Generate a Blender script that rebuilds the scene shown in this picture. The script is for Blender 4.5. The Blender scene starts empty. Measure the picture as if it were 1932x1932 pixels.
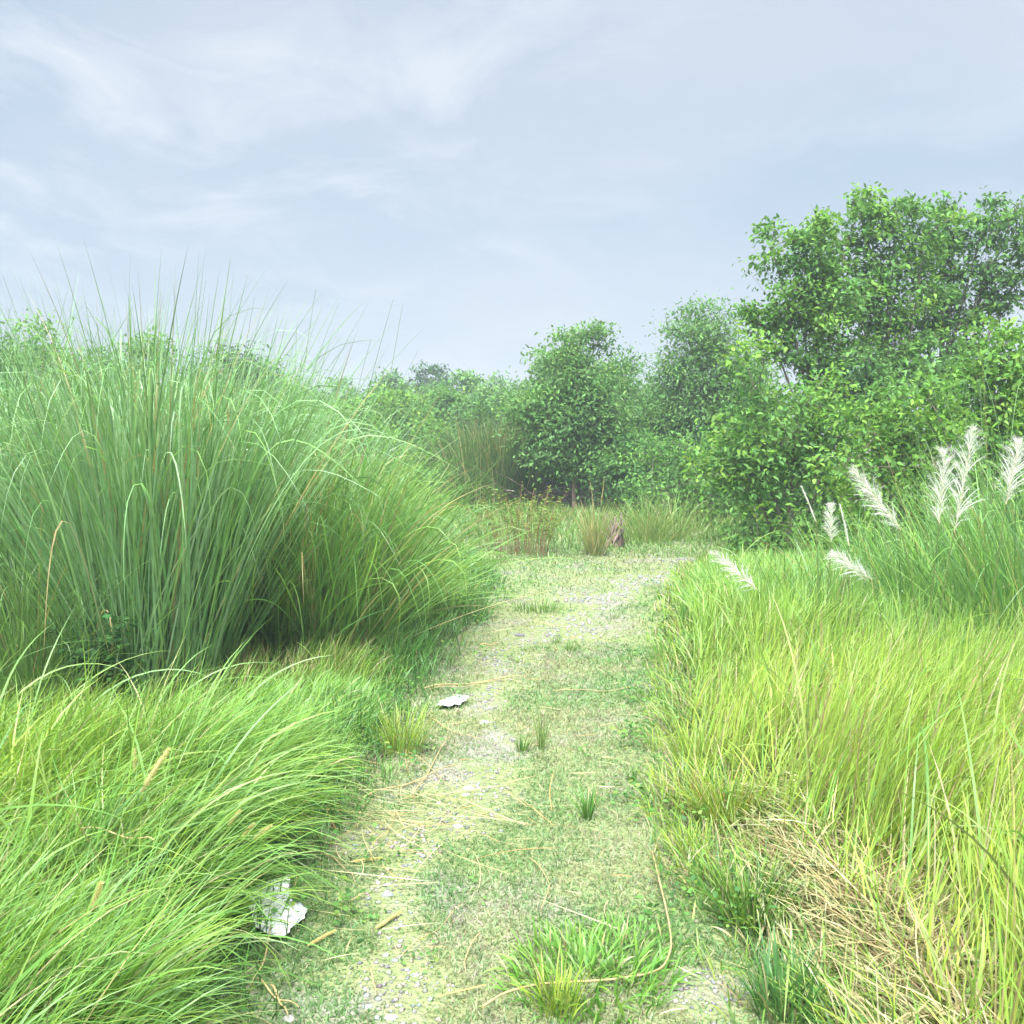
import bpy, math
import numpy as np
from mathutils import Vector

# ------------------------------------------------------------------ camera, sky, sun, exposure
sc = bpy.context.scene
R = math.radians
CAM_H = 1.6
F = 0.98                      # focal length in picture widths
PITCH = math.atan((966 - 820) / (F * 1932))
cam_d = bpy.data.cameras.new("camera")
cam_d.sensor_width = 36.0
cam_d.lens = 36.0 * F
cam_d.clip_start = 0.05
cam_d.clip_end = 3000
cam = bpy.data.objects.new("camera", cam_d)
sc.collection.objects.link(cam)
cam.location = (0, 0, CAM_H)
cam.rotation_euler = (math.pi / 2 - PITCH, 0, 0)
sc.camera = cam

SUN_EL, SUN_AZ = R(62), R(192)        # azimuth measured clockwise from +Y (away from camera)
sc.view_settings.view_transform = 'Standard'
sc.view_settings.look = 'None'
sc.view_settings.gamma = 1.0
sc.view_settings.exposure = 1.42
sc.cycles.max_bounces = 8
sc.cycles.diffuse_bounces = 4
sc.cycles.transmission_bounces = 4
sc.cycles.transparent_max_bounces = 4
sc.cycles.volume_bounces = 0

world = bpy.data.worlds.new("World")
sc.world = world
world.use_nodes = True
wn = world.node_tree
for n in list(wn.nodes):
    wn.nodes.remove(n)


def N(tree, kind, **kw):
    n = tree.nodes.new(kind)
    for k, v in kw.items():
        if k in n.inputs and not hasattr(n, k):
            n.inputs[k].default_value = v
        else:
            setattr(n, k, v)
    return n


def ramp(tree, stops, inp):
    n = tree.nodes.new('ShaderNodeValToRGB')
    cr = n.color_ramp
    while len(cr.elements) < len(stops):
        cr.elements.new(0.5)
    for e, (p, c) in zip(cr.elements, stops):
        e.position = p
        e.color = (c[0], c[1], c[2], 1) if not isinstance(c, (int, float)) else (c, c, c, 1)
    tree.links.new(inp, n.inputs[0])
    return n


def build_world():
    L = wn.links.new
    sky = N(wn, 'ShaderNodeTexSky')
    sky.sky_type = 'NISHITA'
    sky.sun_disc = False
    sky.sun_elevation = SUN_EL
    sky.sun_rotation = SUN_AZ
    sky.dust_density = 3.0
    sky.air_density = 1.0
    tc = N(wn, 'ShaderNodeTexCoord')
    # high thin cloud sheet: project the view direction on a plane overhead
    sep = N(wn, 'ShaderNodeSeparateXYZ')
    L(tc.outputs['Generated'], sep.inputs[0])
    zz = N(wn, 'ShaderNodeMath', operation='ADD'); zz.inputs[1].default_value = 0.22
    L(sep.outputs['Z'], zz.inputs[0])
    mz = N(wn, 'ShaderNodeMath', operation='MAXIMUM'); mz.inputs[1].default_value = 0.05
    L(zz.outputs[0], mz.inputs[0])
    dx = N(wn, 'ShaderNodeMath', operation='DIVIDE'); L(sep.outputs['X'], dx.inputs[0]); L(mz.outputs[0], dx.inputs[1])
    dy = N(wn, 'ShaderNodeMath', operation='DIVIDE'); L(sep.outputs['Y'], dy.inputs[0]); L(mz.outputs[0], dy.inputs[1])
    cb = N(wn, 'ShaderNodeCombineXYZ'); L(dx.outputs[0], cb.inputs[0]); L(dy.outputs[0], cb.inputs[1])
    mp = N(wn, 'ShaderNodeMapping'); L(cb.outputs[0], mp.inputs['Vector'])
    mp.inputs['Scale'].default_value = (1.0, 0.95, 1.0)
    mp.inputs['Rotation'].default_value = (0, 0, R(-24))
    mp.inputs['Location'].default_value = (3.1, 1.35, 0)
    n1 = N(wn, 'ShaderNodeTexNoise'); L(mp.outputs[0], n1.inputs['Vector'])
    n1.inputs['Scale'].default_value = 0.85; n1.inputs['Detail'].default_value = 7
    n1.inputs['Roughness'].default_value = 0.5; n1.inputs['Distortion'].default_value = 0.25
    r1 = ramp(wn, [(0.38, 0.0), (0.60, 1.0)], n1.outputs['Fac'])
    n2 = N(wn, 'ShaderNodeTexNoise'); L(mp.outputs[0], n2.inputs['Vector'])
    n2.inputs['Scale'].default_value = 2.6; n2.inputs['Detail'].default_value = 9
    n2.inputs['Roughness'].default_value = 0.6; n2.inputs['Distortion'].default_value = 0.5
    r2 = ramp(wn, [(0.48, 0.0), (0.68, 1.0)], n2.outputs['Fac'])
    # veil colours (a bright, pale cloud layer over a hazy blue)
    m1 = N(wn, 'ShaderNodeMixRGB'); m1.inputs[1].default_value = (0.202, 0.256, 0.314, 1)
    m1.inputs[2].default_value = (0.262, 0.294, 0.335, 1); L(r1.outputs[0], m1.inputs[0])
    m2 = N(wn, 'ShaderNodeMixRGB'); m2.inputs[2].default_value = (0.345, 0.364, 0.388, 1)
    bd = N(wn, 'ShaderNodeVectorMath', operation='DOT_PRODUCT'); L(tc.outputs['Generated'], bd.inputs[0])
    bd.inputs[1].default_value = (-0.42, 0.80, 0.43)
    rb = ramp(wn, [(0.80, 0.35), (0.99, 1.0)], bd.outputs['Value'])
    mm = N(wn, 'ShaderNodeMath', operation='MULTIPLY')
    L(r2.outputs[0], mm.inputs[0]); L(rb.outputs[0], mm.inputs[1]); L(mm.outputs[0], m2.inputs[0]); L(m1.outputs[0], m2.inputs[1])
    bg1 = N(wn, 'ShaderNodeBackground'); L(sky.outputs[0], bg1.inputs[0]); bg1.inputs[1].default_value = 0.05
    rh = ramp(wn, [(0.02, 0.85), (0.30, 0.0)], sep.outputs['Z'])
    m3 = N(wn, 'ShaderNodeMixRGB'); m3.inputs[2].default_value = (0.268, 0.302, 0.342, 1)
    L(rh.outputs[0], m3.inputs[0]); L(m2.outputs[0], m3.inputs[1])
    # broad aureole round the sun, added out of view behind camera to lift shadows
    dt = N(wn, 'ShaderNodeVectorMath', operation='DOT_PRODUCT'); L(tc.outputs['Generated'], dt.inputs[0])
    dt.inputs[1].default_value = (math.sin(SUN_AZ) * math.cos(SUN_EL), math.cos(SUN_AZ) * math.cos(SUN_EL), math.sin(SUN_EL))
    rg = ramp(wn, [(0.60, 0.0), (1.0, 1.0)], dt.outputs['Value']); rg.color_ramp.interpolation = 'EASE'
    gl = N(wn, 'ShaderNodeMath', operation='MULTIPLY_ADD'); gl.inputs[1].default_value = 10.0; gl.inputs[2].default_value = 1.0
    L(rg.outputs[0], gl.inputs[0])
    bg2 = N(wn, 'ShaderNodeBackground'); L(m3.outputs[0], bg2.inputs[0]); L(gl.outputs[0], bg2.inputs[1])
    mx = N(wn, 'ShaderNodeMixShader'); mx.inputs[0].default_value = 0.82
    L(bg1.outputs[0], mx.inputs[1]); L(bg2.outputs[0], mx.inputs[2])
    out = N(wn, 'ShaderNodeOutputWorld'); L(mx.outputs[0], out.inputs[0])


build_world()

sun_d = bpy.data.lights.new("sun", 'SUN')
sun_d.energy = 3.8
sun_d.angle = R(16)
sun_d.color = (1.0, 0.95, 0.86)
sun = bpy.data.objects.new("sun", sun_d)
sc.collection.objects.link(sun)
sdir = Vector((math.sin(SUN_AZ) * math.cos(SUN_EL), math.cos(SUN_AZ) * math.cos(SUN_EL), math.sin(SUN_EL)))
sun.rotation_euler = sdir.to_track_quat('Z', 'Y').to_euler()

# ------------------------------------------------------------------ helpers
rng = np.random.default_rng(7)
_perm = np.random.default_rng(99).random((256, 256))


def vn(x, y, s=1.0, seed=0):
    """smooth value noise 0..1, features about 1/s metres across"""
    x = np.asarray(x, float) * s + seed * 17.3 + 1000
    y = np.asarray(y, float) * s + seed * 9.7 + 1000
    xi = np.floor(x).astype(int); yi = np.floor(y).astype(int)
    fx = x - xi; fy = y - yi
    fx = fx * fx * (3 - 2 * fx); fy = fy * fy * (3 - 2 * fy)
    g = lambda a, b: _perm[a % 256, b % 256]
    return ((g(xi, yi) * (1 - fx) + g(xi + 1, yi) * fx) * (1 - fy)
            + (g(xi, yi + 1) * (1 - fx) + g(xi + 1, yi + 1) * fx) * fy)


def fbm(x, y, s=1.0, seed=0):
    return (vn(x, y, s, seed) * 0.55 + vn(x, y, s * 2.1, seed + 1) * 0.28 + vn(x, y, s * 4.3, seed + 2) * 0.17)


def hz(x, y):
    """height of the ground"""
    return (vn(x, y, 0.8, 3) - 0.5) * 0.05 + (vn(x, y, 3.5, 4) - 0.5) * 0.012


cp, sp = math.cos(PITCH), math.sin(PITCH)


def ray(px, py):
    u = (px - 966) / (F * 1932); v = (py - 966) / (F * 1932)
    return np.array([u, cp - v * sp, -sp - v * cp])


def gp(px, py):
    """point of the ground under a place of the survey picture (1932 px wide)"""
    d = ray(px, py)
    t = CAM_H / -d[2]
    return np.array([d[0] * t, d[1] * t, 0.0])


def at(px, py, Y):
    d = ray(px, py)
    t = Y / d[1]
    return np.array([d[0] * t, Y, CAM_H + d[2] * t])


def lin(c):
    c = np.array(c, float) / 255
    return np.where(c <= 0.04045, c / 12.92, ((c + 0.055) / 1.055) ** 2.4)


def mesh_np(name, V, quads, col=None, mat=None, parent=None, smooth=False, tris=None):
    me = bpy.data.meshes.new(name)
    V = np.ascontiguousarray(V, dtype=np.float32)
    me.vertices.add(len(V)); me.vertices.foreach_set('co', V.ravel())
    nq = 0 if quads is None else len(quads)
    nt = 0 if tris is None else len(tris)
    loops = np.concatenate([a.ravel() for a in (quads, tris) if a is not None and len(a)]).astype(np.int32)
    me.loops.add(len(loops)); me.loops.foreach_set('vertex_index', loops)
    me.polygons.add(nq + nt)
    st = np.concatenate([np.arange(nq) * 4, nq * 4 + np.arange(nt) * 3]).astype(np.int32)
    me.polygons.foreach_set('loop_start', st)
    if smooth:
        me.polygons.foreach_set('use_smooth', np.ones(nq + nt, dtype=bool))
    if col is not None:
        a = me.attributes.new('Col', 'FLOAT_COLOR', 'POINT')
        c = np.ones((len(V), 4), np.float32); c[:, :3] = col
        a.data.foreach_set('color', c.ravel())
    me.update(calc_edges=True)
    me.validate()
    if mat: me.materials.append(mat)
    o = bpy.data.objects.new(name, me)
    sc.collection.objects.link(o)
    if parent:
        o.parent = parent
    return o


class Acc:
    """collects ribbons, tubes and leaves that belong to ONE mesh"""
    def __init__(s): s.V = []; s.Q = []; s.T = []; s.C = []; s.n = 0

    def add(s, V, Q, C, T=None):
        V = np.asarray(V, float).reshape(-1, 3)
        s.V.append(V); s.C.append(np.broadcast_to(np.asarray(C, float), (len(V), 3)))
        if Q is not None and len(Q): s.Q.append(np.asarray(Q) + s.n)
        if T is not None and len(T): s.T.append(np.asarray(T) + s.n)
        s.n += len(V)

    def build(s, name, mat, parent=None, origin=None, smooth=False):
        V = np.concatenate(s.V)
        if origin is not None: V = V - np.asarray(origin)
        o = mesh_np(name, V, np.concatenate(s.Q) if s.Q else None, np.concatenate(s.C), mat, parent, smooth,
                    np.concatenate(s.T) if s.T else None)
        if origin is not None and parent is None: o.location = origin
        return o


def norm(a):
    return a / np.maximum(np.linalg.norm(a, axis=-1, keepdims=True), 1e-9)


def ribbons(acc, P, W, side, C):
    """P (N,S+1,3) spines, W (N,S+1) widths, side (N,S+1,3), C (N,S+1,3)"""
    n, m, _ = P.shape
    A = P - side * W[..., None] * 0.5; B = P + side * W[..., None] * 0.5
    V = np.stack([A, B], axis=2).reshape(-1, 3)
    base = (np.arange(n) * m * 2)[:, None] + (np.arange(m - 1) * 2)[None, :]
    q = np.stack([base, base + 1, base + 3, base + 2], axis=-1).reshape(-1, 4)
    acc.add(V, q, np.repeat(C[:, :, None, :], 2, axis=2).reshape(-1, 3))


def blades(acc, pos, az, length, width, th0, bend, cb, ct, S=5, kink=0, tb=0.8, ks=0.05, daz=0, tw=0.5, pw=1.3, colpow=1.0):
    """grass blades: rise at angle th0 from upright towards az, bend over, optionally fold at tb"""
    n = len(pos)
    f = lambda a: np.broadcast_to(np.asarray(a, float), (n,))[:, None]
    az, length, width, th0, bend, kink, tb, daz = map(f, (az, length, width, th0, bend, kink, tb, daz))
    t = np.linspace(0, 1, S + 1)[None, :]
    tm = (t[:, 1:] + t[:, :-1]) / 2
    prof = lambda tt: th0 + bend * tt ** pw + kink / (1 + np.exp(-np.clip((tt - tb) / ks, -30, 30)))
    th = prof(tm); a = az + daz * tm
    d = np.stack([np.sin(th) * np.cos(a), np.sin(th) * np.sin(a), np.cos(th)], -1) * (length / S)[..., None]
    P = np.concatenate([np.zeros((n, 1, 3)), np.cumsum(d, axis=1)], axis=1) + np.asarray(pos)[:, None, :]
    thv = prof(t); av = az + daz * t
    T = np.stack([np.sin(thv) * np.cos(av), np.sin(thv) * np.sin(av), np.cos(thv)], -1)
    s0 = np.stack([-np.sin(av), np.cos(av), np.zeros_like(av)], -1)
    nn = np.cross(s0, T)
    ph = (rng.normal(0, tw, n))[:, None] + rng.normal(0, tw * 0.6, n)[:, None] * t
    side = s0 * np.cos(ph)[..., None] + nn * np.sin(ph)[..., None]
    W = width * (1 - t ** 3.2) * np.minimum(1, 0.55 + t * 2.5) + width * 0.04
    # stay above the soil
    g = hz(P[..., 0], P[..., 1]) + 0.004
    P[:, 1:, 2] = np.maximum(P[:, 1:, 2], g[:, 1:])
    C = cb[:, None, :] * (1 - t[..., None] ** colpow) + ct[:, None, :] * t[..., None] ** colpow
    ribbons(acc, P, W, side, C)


def pal(colors, n, probs=None, jit=0.12):
    c = np.array(colors, float)
    i = rng.choice(len(c), n, p=probs)
    v = c[i] * (1 + rng.normal(0, jit, (n, 1)))
    v = v * (1 + rng.normal(0, jit * 0.4, (n, 3)))
    return np.clip(v, 0.004, 0.9)


def tube(acc, pts, rad, col, sides=6):
    P = np.asarray(pts, float); m = len(P)
    rad = np.broadcast_to(np.asarray(rad, float), (m,))
    T = norm(np.gradient(P, axis=0))
    ref = np.array([0.31, 0.17, 0.93]) if abs(T[0, 2]) < 0.9 else np.array([0.93, 0.31, 0.1])
    A = norm(np.cross(T, ref)); B = np.cross(T, A)
    an = np.linspace(0, 2 * math.pi, sides, endpoint=False)
    V = P[:, None] + rad[:, None, None] * (A[:, None] * np.cos(an)[None, :, None] + B[:, None] * np.sin(an)[None, :, None])
    i = np.arange(m - 1)[:, None] * sides; j = np.arange(sides)[None, :]; j2 = (j + 1) % sides
    q = np.stack([i + j, i + j2, i + sides + j2, i + sides + j], -1).reshape(-1, 4)
    acc.add(V.reshape(-1, 3), q, col)


def curve(p0, p1, n=6, sag=0.0, wob=0.0):
    p0 = np.asarray(p0, float); p1 = np.asarray(p1, float)
    t = np.linspace(0, 1, n)[:, None]
    P = p0 * (1 - t) + p1 * t
    P[:, 2] += (4 * t[:, 0] * (1 - t[:, 0])) * sag
    if wob: P[1:-1] += rng.normal(0, wob, (n - 2, 3))
    return P


def leaves(acc, pos, dirv, size, ratio, col, fold=0.18):
    """ovate leaves folded along the midrib"""
    n = len(pos); size = np.broadcast_to(size, (n,))[:, None]
    d = norm(dirv)
    up = norm(np.array([0, 0, 1.0]) + rng.normal(0, 0.55, (n, 3)))
    s = norm(np.cross(d, up)); nn = np.cross(s, d)
    w = size * ratio * 0.5
    b = pos; t = pos + d * size - nn * size * 0.08
    m1 = pos + d * size * 0.3; m2 = pos + d * size * 0.68
    r1 = m1 + s * w + nn * w * fold; r2 = m2 + s * w * 0.72 + nn * w * fold
    l1 = m1 - s * w + nn * w * fold; l2 = m2 - s * w * 0.72 + nn * w * fold
    V = np.stack([b, r1, r2, t, l2, l1], 1).reshape(-1, 3)
    k = np.arange(n)[:, None] * 6
    q = np.concatenate([k + np.array([[0, 1, 2, 3]]), k + np.array([[0, 3, 4, 5]])])
    acc.add(V, q, np.repeat(col, 6, axis=0))


def tag(o, label=None, cat=None, group=None, kind=None):
    if label: o['label'] = label
    if cat: o['category'] = cat
    if group: o['group'] = group
    if kind: o['kind'] = kind
    return o


def empty(name, loc, label, cat, group=None):
    o = bpy.data.objects.new(name, None)
    sc.collection.objects.link(o)
    o.location = [float(v) for v in loc]; o.empty_display_size = 0.2
    return tag(o, label, cat, group)


# ------------------------------------------------------------------ materials
def mat_new(name):
    m = bpy.data.materials.new(name); m.use_nodes = True
    t = m.node_tree
    for n in list(t.nodes): t.nodes.remove(n)
    return m, t


def leaf_mat(name, trans=0.38, rough=0.5, spec=0.35, noise=None):
    m, t = mat_new(name); L = t.links.new
    a = N(t, 'ShaderNodeAttribute'); a.attribute_name = 'Col'
    src = a.outputs['Color']
    if noise:
        nz = N(t, 'ShaderNodeTexNoise'); nz.inputs['Scale'].default_value = noise; nz.inputs['Detail'].default_value = 2
        tc = N(t, 'ShaderNodeTexCoord'); L(tc.outputs['Object'], nz.inputs['Vector'])
        r = ramp(t, [(0.3, 0.8), (0.7, 1.2)], nz.outputs['Fac'])
        mm = N(t, 'ShaderNodeMixRGB', blend_type='MULTIPLY'); mm.inputs[0].default_value = 1
        L(src, mm.inputs[1]); L(r.outputs[0], mm.inputs[2]); src = mm.outputs[0]
    p = N(t, 'ShaderNodeBsdfPrincipled'); L(src, p.inputs['Base Color'])
    p.inputs['Roughness'].default_value = rough; p.inputs['Specular IOR Level'].default_value = spec
    tr = N(t, 'ShaderNodeBsdfTranslucent')
    g = N(t, 'ShaderNodeMixRGB', blend_type='MULTIPLY'); g.inputs[0].default_value = 1
    g.inputs[2].default_value = (1.15, 1.15, 0.8, 1); L(src, g.inputs[1]); L(g.outputs[0], tr.inputs[0])
    mx = N(t, 'ShaderNodeMixShader'); mx.inputs[0].default_value = trans
    L(p.outputs[0], mx.inputs[1]); L(tr.outputs[0], mx.inputs[2])
    o = N(t, 'ShaderNodeOutputMaterial'); L(mx.outputs[0], o.inputs[0])
    return m


M_grass = leaf_mat('grass_blade', 0.42, 0.42, 0.45, noise=9.0)
M_leaf = leaf_mat('tree_leaf', 0.42, 0.6, 0.18)
M_straw = leaf_mat('dry_straw', 0.2, 0.6, 0.25, noise=25.0)
M_plume = leaf_mat('silky_plume', 0.45, 0.5, 0.3)


def bark_mat():
    m, t = mat_new('bark'); L = t.links.new
    tc = N(t, 'ShaderNodeTexCoord')
    mp = N(t, 'ShaderNodeMapping'); mp.inputs['Scale'].default_value = (18, 18, 4); L(tc.outputs['Object'], mp.inputs[0])
    nz = N(t, 'ShaderNodeTexNoise'); nz.inputs['Scale'].default_value = 1.5; nz.inputs['Detail'].default_value = 6
    L(mp.outputs[0], nz.inputs['Vector'])
    a = N(t, 'ShaderNodeAttribute'); a.attribute_name = 'Col'
    r = ramp(t, [(0.3, 0.6), (0.7, 1.35)], nz.outputs['Fac'])
    mm = N(t, 'ShaderNodeMixRGB', blend_type='MULTIPLY'); mm.inputs[0].default_value = 1
    L(a.outputs['Color'], mm.inputs[1]); L(r.outputs[0], mm.inputs[2])
    p = N(t, 'ShaderNodeBsdfPrincipled'); L(mm.outputs[0], p.inputs['Base Color']); p.inputs['Roughness'].default_value = 0.9
    b = N(t, 'ShaderNodeBump'); b.inputs['Strength'].default_value = 0.6; b.inputs['Distance'].default_value = 0.02
    L(nz.outputs['Fac'], b.inputs['Height']); L(b.outputs[0], p.inputs['Normal'])
    o = N(t, 'ShaderNodeOutputMaterial'); L(p.outputs[0], o.inputs[0])
    return m


M_bark = bark_mat()


def ground_mat(name, stops1, scale1, stops2, mixstops, mixscale, bump=0.5):
    """two soils, each a noise ramp, laid out in patches by a third noise"""
    m, t = mat_new(name); L = t.links.new
    tc = N(t, 'ShaderNodeTexCoord')
    def nz(s, d=6, ro=0.6):
        n = N(t, 'ShaderNodeTexNoise'); n.inputs['Scale'].default_value = s; n.inputs['Detail'].default_value = d
        n.inputs['Roughness'].default_value = ro; L(tc.outputs['Object'], n.inputs['Vector']); return n
    a = nz(scale1); b = nz(scale1 * 2.3)
    ra = ramp(t, stops1, a.outputs['Fac']); rb = ramp(t, stops2, b.outputs['Fac'])
    c = nz(mixscale, 5); rc = ramp(t, mixstops, c.outputs['Fac'])
    mx = N(t, 'ShaderNodeMixRGB'); L(rc.outputs[0], mx.inputs[0]); L(ra.outputs[0], mx.inputs[1]); L(rb.outputs[0], mx.inputs[2])
    vo = N(t, 'ShaderNodeTexVoronoi'); vo.inputs['Scale'].default_value = 55; L(tc.outputs['Object'], vo.inputs['Vector'])
    p = N(t, 'ShaderNodeBsdfPrincipled'); L(mx.outputs[0], p.inputs['Base Color']); p.inputs['Roughness'].default_value = 0.95
    p.inputs['Specular IOR Level'].default_value = 0.2
    ad = N(t, 'ShaderNodeMath', operation='SUBTRACT'); L(b.outputs['Fac'], ad.inputs[0]); L(vo.outputs['Distance'], ad.inputs[1])
    bp = N(t, 'ShaderNodeBump'); bp.inputs['Strength'].default_value = bump; bp.inputs['Distance'].default_value = 0.012
    L(ad.outputs[0], bp.inputs['Height']); L(bp.outputs[0], p.inputs['Normal'])
    o = N(t, 'ShaderNodeOutputMaterial'); L(p.outputs[0], o.inputs[0])
    return m


M_soil = ground_mat('soil', [(0.3, (0.045, 0.04, 0.022)), (0.7, (0.10, 0.09, 0.045))], 9,
                    [(0.3, (0.06, 0.09, 0.03)), (0.7, (0.12, 0.15, 0.05))], [(0.4, 0.0), (0.6, 1.0)], 1.2)
M_path = ground_mat('track_soil', [(0.25, (0.15, 0.14, 0.105)), (0.5, (0.22, 0.21, 0.165)), (0.8, (0.29, 0.28, 0.235))], 14,
                    [(0.3, (0.14, 0.18, 0.07)), (0.7, (0.24, 0.26, 0.12))], [(0.36, 0.0), (0.50, 1.0)], 1.7, 0.9)

# ------------------------------------------------------------------ the track's edges, in metres
_l = np.array([gp(*p)[:2] for p in [(440, 1960), (485, 1850), (520, 1700), (585, 1600), (680, 1500), (745, 1400), (785, 1300), (850, 1220), (905, 1160), (930, 1110), (900, 1070), (820, 1040), (700, 1000), (500, 960)]])
_r = np.array([gp(*p)[:2] for p in [(1480, 1960), (1420, 1850), (1330, 1700), (1285, 1600), (1270, 1500), (1262, 1400), (1262, 1300), (1250, 1200), (1262, 1120), (1300, 1070), (1500, 1035), (1700, 1005), (2000, 975)]])
YL, XL = _l[:, 1], _l[:, 0]; YR, XR = _r[:, 1], _r[:, 0]
YL = np.concatenate([[0], YL]); XL = np.concatenate([[-0.7], XL]); YR = np.concatenate([[0], YR]); XR = np.concatenate([[0.55], XR])


def xl(y): return np.interp(y, YL, XL)
def xr(y): return np.interp(y, YR, XR)


# ------------------------------------------------------------------ ground and track
def grid(name, xs, ys, mat, dz=0.0, fx=None):
    Xg, Yg = np.meshgrid(xs, ys)
    if fx is not None: Xg = fx(Xg, Yg)
    Z = hz(Xg, Yg) + dz
    far = np.clip((np.hypot(Xg, Yg) - 40) / 60, 0, 1)
    Z = Z * (1 - far)
    if name == 'ground':
        yy = np.minimum(Yg, 12)
        Z = Z - 0.03 * ((Xg > xl(yy) - 0.02) & (Xg < np.minimum(xr(Yg), 5) + 0.02) & (Yg > -1.3) & (Yg < 18.8))
    V = np.stack([Xg, Yg, Z], -1).reshape(-1, 3)
    w = len(xs); i = np.arange(len(ys) - 1)[:, None] * w; j = np.arange(w - 1)[None, :]
    q = np.stack([i + j, i + j + 1, i + w + j + 1, i + w + j], -1).reshape(-1, 4)
    return mesh_np(name, V, q, None, mat, None, True)


def spread(a, n, p=3.0):
    t = np.linspace(-1, 1, n)
    return np.sign(t) * (np.abs(t) ** p) * a + t * 12


xs = spread(800, 261); ys = spread(800, 261) + 8
tag(grid('ground', xs, ys, M_soil), kind='structure')
pys = np.concatenate([np.arange(-1.5, 6, 0.06), np.arange(6, 19, 0.12)])
_wig = lambda y, s: (vn(y * 0 + s, y, 2.2, 8) - 0.5) * 0.22
tag(grid('path', np.linspace(0, 1, 41), pys, M_path, 0.004,
         lambda u, y: xl(np.minimum(y, 12)) + _wig(y, 1) + u * (np.minimum(xr(y), 5) + _wig(y, 5) - xl(np.minimum(y, 12)) - _wig(y, 1))), kind='structure')


def scatter(n, x0, x1, y0, y1, lod=1.0, ref=3.0):
    """random ground points in view; density falls with distance, returned scale grows with it"""
    out = []
    while sum(len(o) for o in out) < n:
        y = y0 + (y1 - y0) * rng.random(n * 2) ** 1.0
        x = x0 + (x1 - x0) * rng.random(n * 2)
        keep = (rng.random(n * 2) < (ref / np.maximum(y, ref)) ** lod) & (np.abs(x) < 0.60 * y + 0.9)
        out.append(np.stack([x, y], 1)[keep])
    p = np.concatenate(out)[:n]
    return p[:, 0], p[:, 1]


def pos3(x, y, dz=0.0):
    return np.stack([x, y, hz(x, y) + dz], 1)


def tufts(n, per, x0, x1, y0, y1, lod=1.0, ref=3.0, sig=0.035):
    """blades in bunches: positions plus two random values shared by each bunch"""
    cx, cy = scatter(n // per, x0, x1, y0, y1, lod, ref)
    i = rng.integers(0, len(cx), n)
    r = rng.random((len(cx), 3))
    s_ = sig * np.maximum(1, cy[i] / 5)
    return cx[i] + rng.normal(0, 1, n) * s_, cy[i] + rng.normal(0, 1, n) * s_, r[i]


# palettes (albedo)
G_BRIGHT = [(0.20, 0.35, 0.055), (0.14, 0.29, 0.055), (0.25, 0.39, 0.07)]
G_YEL = [(0.28, 0.41, 0.05), (0.35, 0.45, 0.075), (0.22, 0.37, 0.05)]
G_MID = [(0.10, 0.21, 0.04), (0.13, 0.27, 0.05), (0.08, 0.18, 0.035)]
G_BLUE = [(0.15, 0.29, 0.10), (0.19, 0.36, 0.14), (0.13, 0.26, 0.09), (0.21, 0.37, 0.10), (0.25, 0.42, 0.19), (0.33, 0.48, 0.27)]  # palest tones also put glints of light into the blade colour
STRAW = [(0.41, 0.36, 0.18), (0.34, 0.29, 0.14), (0.48, 0.44, 0.25)]
BROWN = [(0.25, 0.18, 0.085), (0.32, 0.25, 0.12)]

# bare gravel patches along the track: (x, y, radius across, radius along)
BARE_ = [(*gp(880, 1480)[:2], 0.28, 0.5), (*gp(720, 1600)[:2], 0.3, 0.2), (*gp(930, 1310)[:2], 0.22, 0.5), (*gp(940, 1235)[:2], 0.4, 0.4),
        (*gp(715, 1840)[:2], 0.2, 0.17), (*gp(1060, 1195)[:2], 0.5, 0.5), (*gp(1230, 1095)[:2], 0.6, 0.55), (*gp(935, 1400)[:2], 0.15, 0.35),
        (*gp(1350, 1880)[:2], 0.2, 0.18), (*gp(860, 1560)[:2], 0.2, 0.2), (*gp(1120, 1130)[:2], 0.6, 0.5)]

BARE = [(a, b, c * 0.72, d * 0.8) for a, b, c, d in BARE_]

STRIP = np.array([gp(*p)[:2] for p in [(700, 1960), (735, 1830), (745, 1680), (790, 1560), (880, 1480), (930, 1400), (930, 1310), (945, 1240), (1050, 1190), (1150, 1130), (1230, 1095), (1300, 1070)]])


def bareness(x, y):
    b = np.zeros_like(x)
    wx = (fbm(x, y, 3.0, 20) - 0.5) * 0.35; wy = (fbm(x, y, 3.0, 24) - 0.5) * 0.35
    for bx, by, rx, ry in BARE:
        b = np.maximum(b, 1 - np.hypot((x + wx - bx) / rx, (y + wy - by) / ry) * 0.75)
    strip = np.interp(y, STRIP[:, 1], STRIP[:, 0])
    wdt = np.interp(y, [2.4, 4, 6, 9, 12], [0.13, 0.17, 0.17, 0.28, 0.45])
    sb = 1 - np.abs(x + wx * 0.8 - strip) / (wdt * (0.6 + 0.9 * vn(x * 0 + 3, y, 1.6, 29)))
    sb = sb * (0.30 + 1.0 * vn(x, y, 2.2, 31)) * (y < 13)
    b = np.maximum(b, sb * 0.75)
    return np.clip(b * 1.6, 0, 1)


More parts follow.
